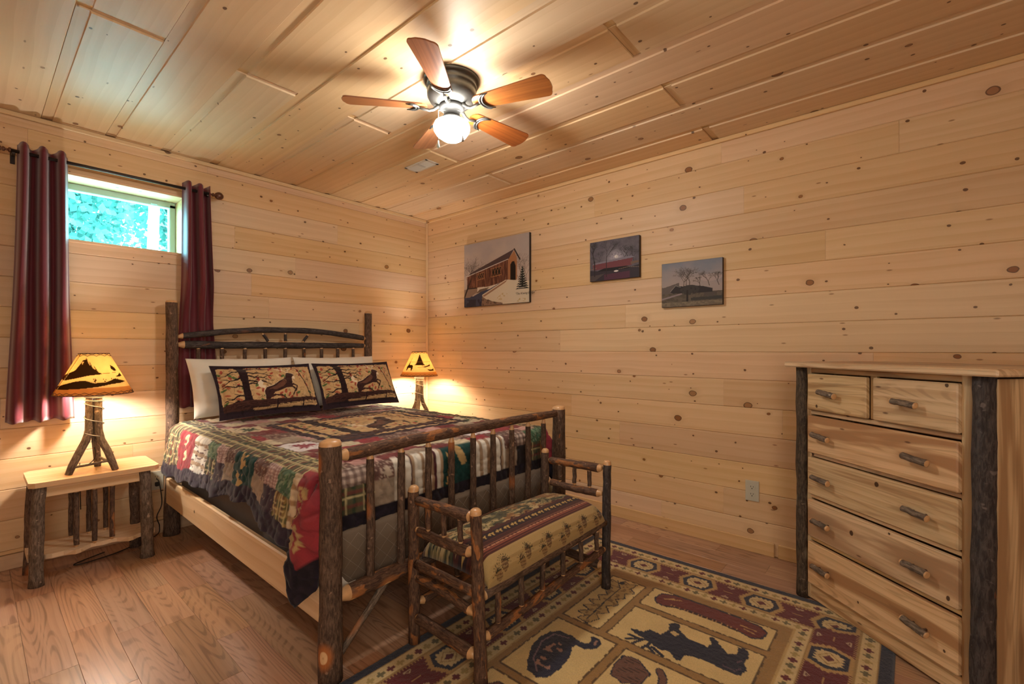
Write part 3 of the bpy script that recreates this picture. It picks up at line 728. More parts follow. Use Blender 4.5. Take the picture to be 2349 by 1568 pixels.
def fill(mask, kind, al, ac):
    t_ = tex(kind, al, ac); pq.c[mask] = t_[mask]
hem = .072
ring = {'L': (side & (PU < 0)), 'R': (side & (PU > 0)), 'F': (PV > 0)}
# left side column patches (by distance from head), right side similar
segs = [(0, .235, 'plaid', 'plaid'), (.235, .50, 'red', 'red'), (.50, .72, 'stripe', 'stripe'), (.72, .855, 'green', 'plaid'), (.855, .97, 'ging', 'purp'), (.97, 1.09, 'pais', 'tan'), (1.09, 1.31, 'teal', 'teal'), (1.31, 1.435, 'pais', 'tan'), (1.435, 1.555, 'ging', 'purp'), (1.555, 1.68, 'green', 'yplaid'), (1.68, 2.4, 'stripe_tan', 'stripe_tan')]
Lx = LS(vlen)
for sdm in (ring['L'], ring['R']):
    for a0, a1, k1, k2 in segs:
        m = sdm & (vlen >= a0) & (vlen < a1) & (PV == 0); half = (Lx-hem)*.55
        fill(m & (a < half), k1, a, vlen); fill(m & (a >= half), k2, a, vlen)
# foot side patches across
fx = SX+xe0
fs_ = [(-2.2, -1.90, 'gingb', 'plaid'), (-1.90, -1.80, 'pais', 'tan'), (-1.80, -1.54, 'stripe', 'stripe'), (-1.54, -1.335, 'teal', 'teal'), (-1.335, -1.11, 'stripe', 'stripe'), (-1.11, -1.01, 'pais', 'tan'), (-1.01, -.93, 'gingb', 'dark'), (-.93, -.6, 'green', 'plaid')]
for a0, a1, k1, k2 in fs_:
    m = onlyb & (fx >= a0) & (fx < a1); half = (LF-hem)*.5
    fill(m & (b < half), k1, fx, b); fill(m & (b >= half), k2, fx, b)
fill(both, 'red', a, b)
# plaid band just inside the edge of the top
top = (~side) & (PV == 0); ex = np.minimum(SX, Wt-SX); ey = Dt-vlen; e = np.minimum(ex, ey)
fill(top, 'maroon', SX, SY)
blocks = ['maroon', 'cream', 'red', 'maroon', 'cream', 'maroon', 'pink', 'tan', 'red', 'cream']
bi = 0
ix = np.floor(SX/.13).astype(int); iy = np.floor(SY/.145).astype(int)
for i in range(0, 12):
    for j in range(0, 14):
        m = top & (ix == i) & (iy == j)
        if m.any(): fill(m, ['maroon', 'pink', 'red', 'tan', 'pais', 'cream', 'maroon', 'pais'][(i*5+j*3+(i*j) % 3) % 8], SX, SY)
fill(top & (ex < .085), 'plaid', SX, SY); fill(side & (a < .03) & ~both, 'plaid', SX, SY)
for (cx_, cy_, colr) in ((.17, .62, '2f4a30'), (.17, 1.30, '8c3a48'), (.60, 1.62, '2f4a30'), (Wt-.17, .62, '2f4a30'), (Wt-.17, 1.30, '2f4a30'), (.95, 1.62, '8c3a48')):
    sq = pq.rect(cx_-.085, cy_-.10, cx_+.085, cy_+.10) & top
    fill(sq, 'cream' if colr != '8c3a48' else 'stripe_tan', SX*0+.02, SY); 
    if colr == '8c3a48': pq.put(sq, 'ddd6d6')
    lf = []
    for k_ in range(22): an = 2*pi*k_/22; rr = (.066 if k_ % 2 == 0 else .030)*(1+.25*cos(an*3)); lf.append((cx_+rr*cos(an), cy_+rr*sin(an)*1.1))
    pq.put(pq.poly(lf) & top, colr)
# centre panel: dark frame, running deer in brown on tan with leaves
px0, py0, px1, py1 = -1.76-xe0, .58, -.94-xe0, 1.29
pq.put(pq.rect(px0-.05, py0-.05, px1+.05, py1+.05) & top, '33202a'); 
def deer_scene(p, x0, y0, w, h, msk=True, flip=1):
    """leaf covered tan ground with black tree and leaping deer; x right, y up, in a w by h box"""
    T = lambda x, y: (x0+w*x, y0+h*y)
    def B(pts): return [T(*q) for q in pts]
    p.put(p.rect(*sorted_box(x0, y0, w, h)) & msk, 'c9a778')
    r = np.random.default_rng(7)
    for i in range(95):
        x, y = r.random(2)*np.array([1, .85])+np.array([0, .15]); an = r.random()*3; c_ = ['a63a34', 'a63a34', '3f6a38', 'a8583f', 'd8b98c'][i % 5]
        cx_, cy_ = T(x, y); p.put(p.ell(cx_, cy_, abs(w)*.025, abs(w)*.0115, an) & msk & p.rect(*sorted_box(x0, y0, w, h)), c_, .9)
    ms = msk & p.rect(*sorted_box(x0, y0, w, h)); aw = abs(w)
    for i in range(26):
        x, y = r.random(2); q = [T(x+.05*k_*cos(i), y+.02*k_*sin(i*2.1)+.01*sin(k_*2)) for k_ in range(4)]; p.put(p.line(q, aw*.0022) & ms, '8c6d50', .7)
    p.put(p.poly(B([(.185, 0), (.19, .5), (.175, 1), (.27, 1), (.255, .5), (.275, 0)])) & ms, '2a1b1e')
    for sx, y, ln, up in ((-1, .88, .2, -.12), (-1, .70, .2, -.12), (-1, .48, .2, .05), (-1, .3, .2, -.10), (-1, .18, .2, -.05), (1, .93, .28, -.03), (1, .82, .3, -.12), (1, .72, .28, -.15), (1, .60, .25, -.1), (1, .52, .2, .05), (1, .95, .45, .02)):
        q = [(.225+sx*ln*k_/6, y+up*(k_/6)**1.5+.02*sin(k_*2+y*9)) for k_ in range(7)]; p.put(p.line(B(q), (aw*.02, aw*.005)) & ms, '2a1b1e')
        for k_ in (2, 4): p.put(p.line(B([q[k_], (q[k_][0]+sx*.05, q[k_][1]+.05)]), aw*.006) & ms, '2a1b1e')
    p.put(p.line(B([(.80, 1.0), (.86, .6), (.93, .1)]), aw*.012) & ms, '2a1b1e')
    # deer
    body = [(.40, .16), (.39, .33), (.42, .42), (.50, .46), (.57, .55), (.62, .60), (.655, .66), (.66, .72), (.69, .78), (.735, .75), (.76, .70), (.735, .67), (.72, .62), (.715, .52), (.70, .46), (.68, .42), (.60, .36), (.55, .33), (.50, .30), (.46, .20), (.43, .13)]
    p.put(p.poly(B([(x+.006*(1 if x > .5 else -1), y+.012) for x, y in body])) & ms, 'ddc8a6')
    p.put(p.poly(B(body)) & ms, '3d2523'); p.put(p.poly(B([(.44, .38), (.52, .44), (.60, .55), (.64, .62), (.65, .52), (.60, .42), (.52, .36)])) & ms, '6a4638')
    for q in ([(.66, .42), (.72, .46), (.76, .42), (.735, .30)], [(.64, .40), (.70, .40), (.735, .34), (.70, .22)], [(.44, .2), (.50, .24), (.58, .22), (.62, .16)], [(.41, .2), (.42, .1), (.50, .12)]): p.put(p.line(B(q), (aw*.022, aw*.009)) & ms, '3d2523')
    p.put(p.poly(B([(.40, .40), (.35, .44), (.34, .54), (.37, .60), (.40, .54), (.385, .48), (.42, .46)])) & ms, 'e4d3b6'); p.put(p.poly(B([(.725, .60), (.735, .66), (.76, .69), (.755, .60)])) & ms, 'e4d3b6')
    for q in ([(.69, .78), (.66, .84), (.60, .86), (.57, .93)], [(.62, .86), (.60, .95)], [(.65, .85), (.66, .96)], [(.70, .79), (.71, .86), (.75, .90), (.76, .97)], [(.72, .87), (.72, .97)]): p.put(p.line(B(q), aw*.013) & ms, 'e6d5b4')
    # fallen log
    p.put(p.poly(B([(0, .0), (0, .13), (.15, .17), (.5, .155), (.8, .17), (1, .2), (1, .12), (.6, .06), (.3, .03), (.2, 0)])) & ms, '4c302a')
    for k_ in range(5): p.put(p.line(B([(x, .03+.022*k_+.03*x+.012*sin(x*11+k_)) for x in np.linspace(.1, 1, 12)]), aw*.004) & ms, '2f1d1e')
    p.put(p.line(B([(.52, .14), (.52, 0)]), aw*.013) & ms, '2a1b1e'); p.put(p.line(B([(.82, .14), (.82, 0)]), aw*.013) & ms, '2a1b1e')
def sorted_box(x0, y0, w, h): return (min(x0, x0+w), min(y0, y0+h), max(x0, x0+w), max(y0, y0+h))
deer_scene(pq, px0, py1, px1-px0, py0-py1, top)
pq.put(top & pq.rect(px0+.03, py0+.03, px1-.03, py1-.03) & ~pq.rect(px0+.06, py0+.06, px1-.06, py1-.06), '33202a')
# motifs on the side patches: paw prints, leaves, bear, snowflake
def paw(m, cx_, cy_, s, A, B_, col='c6ae84', rot=0):
    def T(x, y): return (cx_+s*(x*cos(rot)-y*sin(rot)), cy_+s*(x*sin(rot)+y*cos(rot)))
    P_ = Paint.__new__(Paint); P_.U, P_.V, P_.c = A, B_, pq.c
    k_ = np.zeros(A.shape, bool)
    for x, y, ra, rb2 in ((0, -.25, .42, .34), (-.42, .25, .15, .2), (-.15, .48, .15, .22), (.17, .48, .15, .22), (.43, .25, .15, .2)): X_, Y_ = T(x, y); k_ |= P_.ell(X_, Y_, ra*s, rb2*s, rot)
    pq.put(m & k_, col)
LL = ring['L'] & (PV == 0)
for (v0, a0, s, rot) in ((.36, .075, .072, .4), (.38, .155, .072, 1.0)): 
    P_ = Paint.__new__(Paint); P_.U, P_.V = vlen, a
    pq.put(LL & (P_.ell(v0, a0, .026, .036, rot)) & ~P_.ell(v0-.018, a0+.006, .016, .010, .3), 'd8c9a2'); pq.put(LL & P_.ell(v0+.012, a0-.02, .016, .012, rot), 'd8c9a2')
for (v0, a0) in ((1.17, .05), (1.16, .135)):
    P_ = Paint.__new__(Paint); P_.U, P_.V = vlen, a
    for dx, dy, ra, rb2, rt in ((.0, 0, .034, .014, .9), (.026, .026, .030, .013, -.6), (.035, -.012, .008, .005, .3), (.055, .03, .006, .004, .8)): pq.put(LL & P_.ell(v0+dx, a0+dy, ra, rb2, rt), 'c3a066')
mred = both & (PU < 0)
for (r0, p0, s, rt) in ((.13, 12, .055, .3), (.20, 30, .06, 1.0), (.25, 10, .06, .6), (.31, 32, .065, 1.4), (.33, 52, .06, 2), (.2, 62, .06, 2.4)):
    paw(mred, r0*cos(radians(p0)), r0*sin(radians(p0)), s, a, b, 'b89a68', rt)
# extra red patch with prints just before the corner
m = LL & (vlen > 1.735) ; fill(m & (a < Lx-hem), 'red', a, vlen)
for v0, a0 in ((1.77, .09), (1.775, .17)): paw(m, v0, a0, .055, vlen, a, 'b89a68', 1.2)
P_ = Paint.__new__(Paint); P_.U, P_.V = fx, b
pq.put(onlyb & P_.poly([(-1.47, .0), (-1.43, .0), (-1.40, .07), (-1.385, .10), (-1.42, .11), (-1.45, .06)]), 'b99a66'); pq.put(onlyb & P_.poly([(-1.52, .02), (-1.49, .06), (-1.475, .13), (-1.49, .19), (-1.52, .18), (-1.50, .10)]), 'b99a66')
for k_ in range(8): an = pi*k_/8; pq.put(onlyb & P_.line([(-1.835+.022*cos(an), .06+.022*sin(an)), (-1.835-.022*cos(an), .06-.022*sin(an))], .003), 'bfae9c')
# purple hem
hm = (side & (PV == 0) & (a > Lx-hem)) | (onlyb & (b > LF-hem*.8)) | (both & ((a > Lx-hem) | (b > LF-hem)))
pq.put(hm, '352a3a'); pq.put(hm & (PV > 0), '211b24'); pq.put(hm & (nz2 > .55), '2a2230', .6)
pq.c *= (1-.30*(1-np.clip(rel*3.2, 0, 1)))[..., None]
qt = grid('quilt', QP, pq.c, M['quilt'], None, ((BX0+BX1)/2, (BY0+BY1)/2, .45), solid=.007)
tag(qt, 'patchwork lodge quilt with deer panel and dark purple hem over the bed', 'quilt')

# ---------------------------------------------------------------- PILLOWS
def pillow_surface(nx, ny, w, h, T, flange=0.0, sag=.0, seed=0):
    """front and back half as closed grids in local plane coordinates (x right, y up, z out)"""
    s = np.linspace(-1, 1, nx); t = np.linspace(-1, 1, ny); S_, T_ = np.meshgrid(s, t)
    fw, fh = 1-flange/(w/2), 1-flange/(h/2)
    ps = np.clip(np.abs(S_)/fw, 0, 1); pt = np.clip(np.abs(T_)/fh, 0, 1)
    th = T/2*np.sqrt(np.clip(1-ps**2.6, 0, 1))*np.sqrt(np.clip(1-pt**2.6, 0, 1))+.003
    bow = 1-.045*(1-np.abs(T_)**2); bow2 = 1-.06*(1-np.abs(S_)**2)
    x = S_*w/2*bow*(1+.0*T_); y = T_*h/2*bow2
    n = fnoise(S_, T_, 3.5, seed, 3)-.5; return x, y, th+n*T*.16*(th > .006), S_, T_
def place_pillow(name, label, cat, base, w, h, T, lean, mat, yaw=0, flange=0, paint=None, seed=1, group=None, roll=0, n=(110, 74), slump=0):
    nx, ny = n; x, y, th, S_, T_ = pillow_surface(nx, ny, w, h, T, flange, seed=seed)
    t_ = thing(name, label, cat, base, 0, group)
    up = Vector((0, sin(lean), cos(lean))); right = Vector((1, 0, 0)); out = Vector((0, -cos(lean), sin(lean)))
    Rm = Matrix.Rotation(yaw, 3, 'Z') @ Matrix.Rotation(roll, 3, 'Y'); up = Rm @ up; right = Rm @ right; out = Rm @ out
    def pos(z): 
        yy = y+h/2; bend = -slump*np.sin(np.clip(yy/h, 0, 1)*pi)
        return np.array(base)[None, None]+x[..., None]*np.array(right)+yy[..., None]*np.array(up)+(z+bend)[..., None]*np.array(out)
    c = paint(x, y, S_, T_) if paint else None
    F_ = pos(th+T/2); B_ = pos(T/2-th*.8)
    P2 = np.concatenate([F_, B_[::-1]], 0); C2 = None
    if c is not None: C2 = np.concatenate([c, c[::-1]*0+np.array(hx('2d2028'))], 0)
    # close the seam: front grid rows then the back rows reversed
    o = grid('cover' , P2, C2, mat, t_)
    # join the left and right seams with thin strips
    mb = MB()
    for col_ in (0, -1):
        e0 = F_[:, col_]; e1 = B_[:, col_]; vs2 = [tuple(p) for p in e0]+[tuple(p) for p in e1]; k_ = ny
        mb.add(vs2, [[i, i+1, k_+i+1, k_+i] for i in range(k_-1)], vs2)
    e0 = F_[0]; e1 = B_[0]; vs2 = [tuple(p) for p in e0]+[tuple(p) for p in e1]; mb.add(vs2, [[i, i+1, nx+i+1, nx+i] for i in range(nx-1)], vs2)
    mb.build('piping', mat if paint is None else M['piping'], t_)
    return t_
M['piping'] = cloth('dark_plum_piping', (.035, .02, .028), .9)
place_pillow('pillow', 'white pillow at the window side, propped on the headboard behind the sham', 'pillow', (-1.750, -.285, .716), .655, .395, .17, -.0+.42, M['white'], .02, seed=3, n=(60, 44), group='white pillows against the headboard')
place_pillow('pillow', 'white pillow at the corner side, propped on the headboard behind sham', 'pillow', (-1.085, -.285, .716), .655, .395, .17, .42, M['white'], -.02, seed=5, n=(60, 44), group='white pillows against the headboard')
def sham_paint(x, y, S_, T_):
    w, h = .66, .36
    p = Paint(x, y, '2d2028'); deer_scene(p, -w/2+.045, -h/2+.04, w-.08, h-.065, True)
    q = fnoise(x, y, 40, 2, 2); p.c *= (1-.4*(np.abs(q-.5) < .03))[..., None]
    return p.c
for bx, yaw, lab, sd in ((-1.685, .02, 'deer-print pillow sham nearer the window, dark plum border', 11), (-1.042, -.01, 'deer-print pillow sham nearer the room corner, dark plum border', 12)):
    place_pillow('pillow_sham', lab, 'pillow', (bx, -.49, .716), .628, .365, .13, .50, M['quilt'], yaw, .03, sham_paint, sd, 'deer-print shams on the bed', n=(200, 116), slump=-.01)

# ================================================================== NIGHTSTANDS AND LAMPS
def nightstand(ox, oy, label, mirror=1):
    t = thing('nightstand', label, 'nightstand', (ox, oy, 0), 0, 'log-legged nightstands beside the bed')
    P_ = lambda x, y, z: (ox+x*mirror, oy+y, z)
    for x, y, fl in ((-.215, -.155, 1), (.213, -.155, .6), (-.222, .06, .7), (.200, .06, .6)):
        L('leg', P_(x*1.03, y*1.02, 0), P_(x*.97, y, .490), .029 if y < 0 else .026, .026, 'bark_grey' if y < 0 else 'bark', t, n=12, flare=.12, jag=.06, bend=(.004*(1 if x > 0 else -1), 0, 0))
    mb = MB(); zt = .502; c = .022
    x0, x1, y0, y1 = -.25, .27, -.195, .16
    mb.prism([P_(x, y, 0)[:2] for x, y in ((x0+c, y0), (x1-c, y0), (x1, y0+c), (x1, y1-c), (x1-c, y1), (x0+c, y1), (x0, y1-c), (x0, y0+c))][::mirror], zt-.012, zt+.013); mb.build('top', M['maple'], t)
    for y, nm in ((-.150, 'apron'), (.085, 'apron')):
        mb = MB(); a = P_(-.185, y, 0); b_ = P_(.185, y, 0); mb.box(((a[0]+b_[0])/2, a[1], .461), (.375, .02, .058), 'x'); mb.build(nm, M['maple'], t)
    mb = MB(); pts = []
    for i in range(25): x = -.25+.51*i/24; pts.append((x, -.150+.022*sin(i*.55+.6)+.012*sin(i*1.3)))
    for i in range(24, -1, -1): x = -.25+.51*i/24; pts.append((x, .085+.012*sin(i*.6)))
    mb.prism([P_(x, y, 0)[:2] for x, y in pts][::mirror], .118, .140); mb.build('shelf', M['maple'], t)
    for x in (-.072, 0, .072):
        L('spindle', P_(x, -.128, .137), P_(x, -.135, .440), .0125, .011, 'bark_peel' if x > .05 else 'bark', t, tenon=(.014, .014), n=6, seg=10)
        L('spindle', P_(x, .06, .137), P_(x, .065, .440), .012, .0115, 'bark', t, tenon=(.014, .014), n=6, seg=10)
    return t
nightstand(-2.52, -.205, 'pale-topped log nightstand left of the bed under the window')
nightstand(-.315, -.225, 'pale-topped log nightstand in the room corner, hidden behind the bed')

def shade_paint(scene):
    nt, nh = 240, 90; A, Hh = np.meshgrid(np.linspace(0, 2*pi, nt, endpoint=False), np.linspace(0, 1, nh))
    A = np.where(A > pi, A-2*pi, A)                    # angle 0 faces the viewer side
    p = Paint(A, Hh, 'f0cf92'); dk = '52391f'; md = 'cf8f45'
    p.put(Hh < .17, md, .8); 
    if scene == 1:
        p.put(p.poly([(-1.9, .42), (-1.0, .55), (-.8, .60), (-.62, .80), (-.55, .74), (-.45, .88), (-.2, .72), (.15, .55), (.30, .50), (-.2, .47), (-.7, .40), (-1.1, .36)]), dk)
        for k in range(26): x = -.62+.03*k; p.put(p.line([(x, .86-.38*abs(k-5)/26-.03), (x+.02, .90-.38*abs(k-5)/26)], .012), dk)
        p.put(p.poly([(-2.2, .20), (-1.2, .24), (-.6, .34), (-.3, .36), (0, .29), (.35, .30), (.7, .38), (.95, .34), (1.25, .30), (.9, .27), (.5, .25), (.1, .20), (-.5, .16), (-1.3, .15)]), dk)
        for x in (.02, .33, .62, .8): 
            for d_ in (-.05, 0, .05): p.put(p.line([(x, .3), (x+d_, .39)], .014), dk)
        p.put(p.poly([(.72, .62), (.75, .72), (.95, .66), (1.0, .58), (.85, .56)]), dk); p.put(p.poly([(.75, .43), (.95, .46), (1.15, .52), (1.2, .44), (1.0, .42)]), dk)
        p.put(p.line([(.2, .51), (.9, .53)], .008), '8a5a2a'); p.put(p.line([(-1.42, 0), (-1.0, 1)], .05), '8a4a20'); p.put(p.line([(-1.28, .14), (-.86, 1)], .02), 'ffe9b0')
    else:
        for k in range(7): y = .46+.058*k; w_ = .42*(1-k/7.5); p.put(p.poly([(-w_+.05, y), (w_+.05, y), (w_*.5+.05, y+.075), (-w_*.5+.05, y+.075)]), dk)
        p.put(p.poly([(-.95, .24), (-.98, .40), (-.90, .46), (-.80, .62), (-.76, .56), (-.78, .46), (-.55, .47), (-.45, .42), (-.45, .34), (-.50, .24), (-.55, .24), (-.6, .34), (-.8, .35), (-.88, .24)]), dk)
        p.put(p.line([(-.80, .60), (-.72, .74)], .03), dk)
        p.put(p.poly([(-.15, .37), (.3, .38), (.9, .48), (.9, .43), (.4, .36)]), dk); p.put(p.poly([(.5, .29), (.7, .22), (1.1, .22), (1.2, .32), (.9, .27)]), dk)
        for k in range(9): p.put(p.line([(.2+.08*k, .4), (.22+.08*k, .45+.01*(k % 3)*3)], .02), dk)
        p.put(p.line([(-1.2, .58), (1.2, .585)], .008), 'a87838')
    return p.c, A, Hh
def table_lamp(cx_, cy_, z0, label, scene, face, rot):
    t = thing('table_lamp', label, 'lamp', (cx_, cy_, z0), 0, 'twig table lamps with painted shades')
    zb, zt, rb2, rt = z0+.416, z0+.633, .165, .062
    c, A, Hh = shade_paint(scene); R_ = rb2+(rt-rb2)*Hh; ang = face+A
    P_ = np.stack([cx_+R_*np.cos(ang), cy_+R_*np.sin(ang), zb+(zt-zb)*Hh], -1)
    sh = grid('lamp_shade', P_, c, M['shade'], t, closeu=True, solid=.0012)
    for nm, rr, zz, n in (('lacing', rb2, zb, 26), ('lacing', rt, zt, 12)):
        mb = MB(); q = [(cx_+rr*cos(2*pi*k/48), cy_+rr*sin(2*pi*k/48), zz) for k in range(49)]; mb.tube(q, .0022, 6)
        for k in range(n):
            a0 = 2*pi*k/n; a1 = 2*pi*(k+1)/n; dz = .016 if zz == zb else -.014; r2 = rr+(rt-rb2)/(zt-zb)*dz+.002
            for s0, s1 in ((a0, a1), (a1, a0)): mb.tube([(cx_+(rr+.002)*cos(s0), cy_+(rr+.002)*sin(s0), zz), (cx_+r2*cos(s1), cy_+r2*sin(s1), zz+dz)], .0013, 5)
        mb.build(nm, M['lace'], t)
    # three branch legs bound into a stem, splaying to the foot
    for k in range(3):
        a0 = rot+2*pi*k/3; mb = MB(); cc, ss = cos(a0), sin(a0)
        prof = [(.108, 0), (.092, .045), (.066, .105), (.036, .165), (.023, .215), (.021, .29), (.020, .36), (.0195, .405)]
        pts = [(cx_+cc*r, cy_+ss*r, z0+z) for r, z in prof]
        mb.tube(pts, [.0155, .017, .0175, .0175, .0175, .017, .017, .0165], 12, 0, 1, .07, .001)
        # cut the foot flat on the table
        mb.v = [(v[0], v[1], max(v[2], z0)) for v in mb.v]; mb.build('leg', LG('bark_grey'), t)
    for k in range(2):
        a0 = rot+2*pi*k/3; a1 = rot+2*pi*(k+1)/3
        L('stretcher', (cx_+.10*cos(a0), cy_+.10*sin(a0), z0+.034), (cx_+.10*cos(a1), cy_+.10*sin(a1), z0+.055), .0065, .006, 'bark_grey', t, n=5, seg=8)
    mb = MB(); q = []
    for k in range(150):
        f = k/149; an = rot+2*pi*5.0*f; z = z0+.40-(.035*min(1, f*2.6) + .235*max(0, f-.4)/.6); rr = .040+.006*max(0, f-.8)*5*.6; q.append((cx_+rr*cos(an), cy_+rr*sin(an), z))
    mb.tube(q, .0026, 6); mb.build('wire_wrap', M['wire'], t)
    mb = MB(); mb.lathe([(.04, z0+.398), (.044, z0+.402), (.044, z0+.410), (.018, z0+.414), (.016, z0+.45), (0, z0+.452)], (cx_, cy_, 0), 20); mb.build('socket', M['wire'], t)
    mb = MB(); mb.lathe([(.0001, .0), (.012, .004), (.014, .02), (.026, .05), (.028, .07), (.020, .092), (.0001, .10)], (cx_, cy_, z0+.45), 14); mb.build('bulb', M['bulb'], t)
    mb = MB()
    for k in range(3): a0 = 2*pi*k/3; mb.tube([(cx_+.012*cos(a0), cy_+.012*sin(a0), zt-.02), (cx_+rt*cos(a0), cy_+rt*sin(a0), zt-.001)], .0015, 5)
    mb.build('shade_spider', M['wire'], t)
    return t
LAMP1 = table_lamp(-2.516, -.285, .515, 'twig table lamp with mountain silhouette shade beside the burgundy curtain', 1, radians(-97), radians(75+120))
table_lamp(-.31, -.27, .515, 'twig table lamp with pine tree and deer shade in the room corner', 2, radians(-128), radians(100))
# cords
def cord(pts, label, r=.0028):
    P2 = []; n = len(pts)
    for i in range(n-1):
        p0, p1, p2, p3 = (Vector(pts[max(0, min(n-1, k))]) for k in (i-1, i, i+1, i+2))
        for k in range(8):
            t = k/8; P2.append(.5*((2*p1)+(p2-p0)*t+(2*p0-5*p1+4*p2-p3)*t*t+(3*p1-p0-3*p2+p3)*t**3))
    P2.append(Vector(pts[-1])); mb = MB(); mb.tube(P2, r, 8); return mb.build('power_cord', M['black'], LAMP1)
cord([(-2.188, -.030, .352), (-2.178, -.05, .33), (-2.165, -.052, .20), (-2.19, -.05, .12), (-2.172, -.03, .05), (-2.19, -.05, .006), (-2.3, -.12, .004), (-2.42, -.19, .004), (-2.56, -.22, .004), (-2.58, -.19, .004), (-2.45, -.12, .004)], 'black lamp cord from the outlet trailing under the nightstand')
cord([(-2.516, -.285, .640), (-2.508, -.27, .60), (-2.515, -.25, .565), (-2.54, -.22, .5345), (-2.56, -.15, .5195), (-2.55, -.075, .5195), (-2.545, -.030, .515), (-2.545, -.022, .45), (-2.54, -.020, .25)], 'black cord hanging from the stem of the mountain shade lamp', .0024)

# ================================================================== OUTLETS
def outlet(p, axis, label):
    t = thing('wall_outlet', label, 'outlet', p)
    def B(c, d, name, mat, par, bev=.001):
        mb = MB(); 
        if axis == 'y': c = (p[0]+c[0], p[1]-c[1], p[2]+c[2]); d = (d[0], d[1], d[2])
        else: c = (p[0]-c[1], p[1]-c[0], p[2]+c[2]); d = (d[1], d[0], d[2])
        mb.box(c, d, 'x', bev); return mb.build(name, M[mat], par)
    B((0, .003, 0), (.072, .006, .117), 'cover_plate', 'ivory', t, .002)
    for z in (.021, -.021):
        mb = MB(); pts = [(.0172*cos(a), max(-.0135, min(.0135, .0172*sin(a)))) for a in [2*pi*k/20 for k in range(20)]]
        Mt = Matrix.Translation((p[0], p[1]-.006, p[2]+z)) @ Matrix.Rotation(pi/2, 4, 'X') if axis == 'y' else Matrix.Translation((p[0]-.006, p[1], p[2]+z)) @ Matrix.Rotation(-pi/2, 4, 'Z') @ Matrix.Rotation(pi/2, 4, 'X')
        mb.prism(pts, 0, .0018, mat=Mt); r = mb.build('socket', M['ivory'], t)
        mb = MB()
        for dx, dz, w_, h_ in ((-.0065, .004, .0026, .0085), (.0065, .004, .0026, .007), (0, -.007, .005, .005)):
            c = (p[0]+dx, p[1]-.0079, p[2]+z+dz) if axis == 'y' else (p[0]-.0079, p[1]-dx, p[2]+z+dz)
            mb.box(c, (w_, .0006, h_) if axis == 'y' else (.0006, w_, h_), 'x', .0001)
        mb.build('slot', M['slot'], r)
    return t
outlet((-2.182, 0, .338), 'y', 'almond wall outlet with a black plug, between nightstand and bed post')
outlet((0, -2.946, .352), 'x', 'almond wall outlet low on the plank wall left of the dresser')
mb = MB(); mb.box((-2.182, -.019, .317), (.022, .022, .026), 'z', .004); mb.build('power_plug', M['black'], LAMP1)

# ================================================================== CANVASES
def canvas(y0, y1, z0, z1, label, paint, st, sign=None):
    t = thing('canvas_print', label, 'picture', (0, (y0+y1)/2, z0)); D = .024; w_, h_ = y0-y1, z1-z0
    mb = MB(); mb.box((-D/2, (y0+y1)/2, (z0+z1)/2), (D, w_, h_), 'y', .001); mb.build('stretched_frame', M['edge'], t)
    nx, ny = int(w_/st), int(h_/st); U_, V_ = np.meshgrid(np.linspace(0, 1, nx), np.linspace(0, 1, ny)); p = Paint(U_, V_, '808080'); paint(p, 1.0)
    P_ = np.stack([np.full(U_.shape, -D-.0008), y0-.0015-U_*(w_-.003), z0+.0015+V_*(w_-.003)*(h_-.003)/(h_)*1.0], -1)
    P_[..., 2] = z0+.0015+V_*(h_-.003)
    grid('picture_face', P_, p.c, M['print'], t)
    if sign:
        for i, (txt, yy, zz, sz) in enumerate(sign):
            cu = bpy.data.curves.new('lettering', 'FONT'); cu.body = txt; cu.size = sz; cu.extrude = .0002; cu.shear = .35
            oc = bpy.data.objects.new('lettering_curve', cu); me_ = bpy.data.meshes.new_from_object(oc); bpy.data.objects.remove(oc)
            o = bpy.data.objects.new('lettering', me_); COL.objects.link(o); me_.materials.append(M['black']); o.parent = t
            o.location = (-D-.0016, yy-(y0+y1)/2, zz-z0); o.rotation_euler = (pi/2, 0, -pi/2)
    return t
def branches(p, x, y, ln, an, w, col, d=4, r=None, al=1.0):
    r = r or np.random.default_rng(int(x*1000))
    x2, y2 = x+ln*cos(an), y+ln*sin(an); p.put(p.line([(x, y), (x2, y2)], w), col, al)
    if d > 0:
        for k in range(3 if d > 1 else 2): branches(p, x2, y2, ln*(.62+r.random()*.2), an+(r.random()-.5)*1.3, w*.62, col, d-1, r, al)
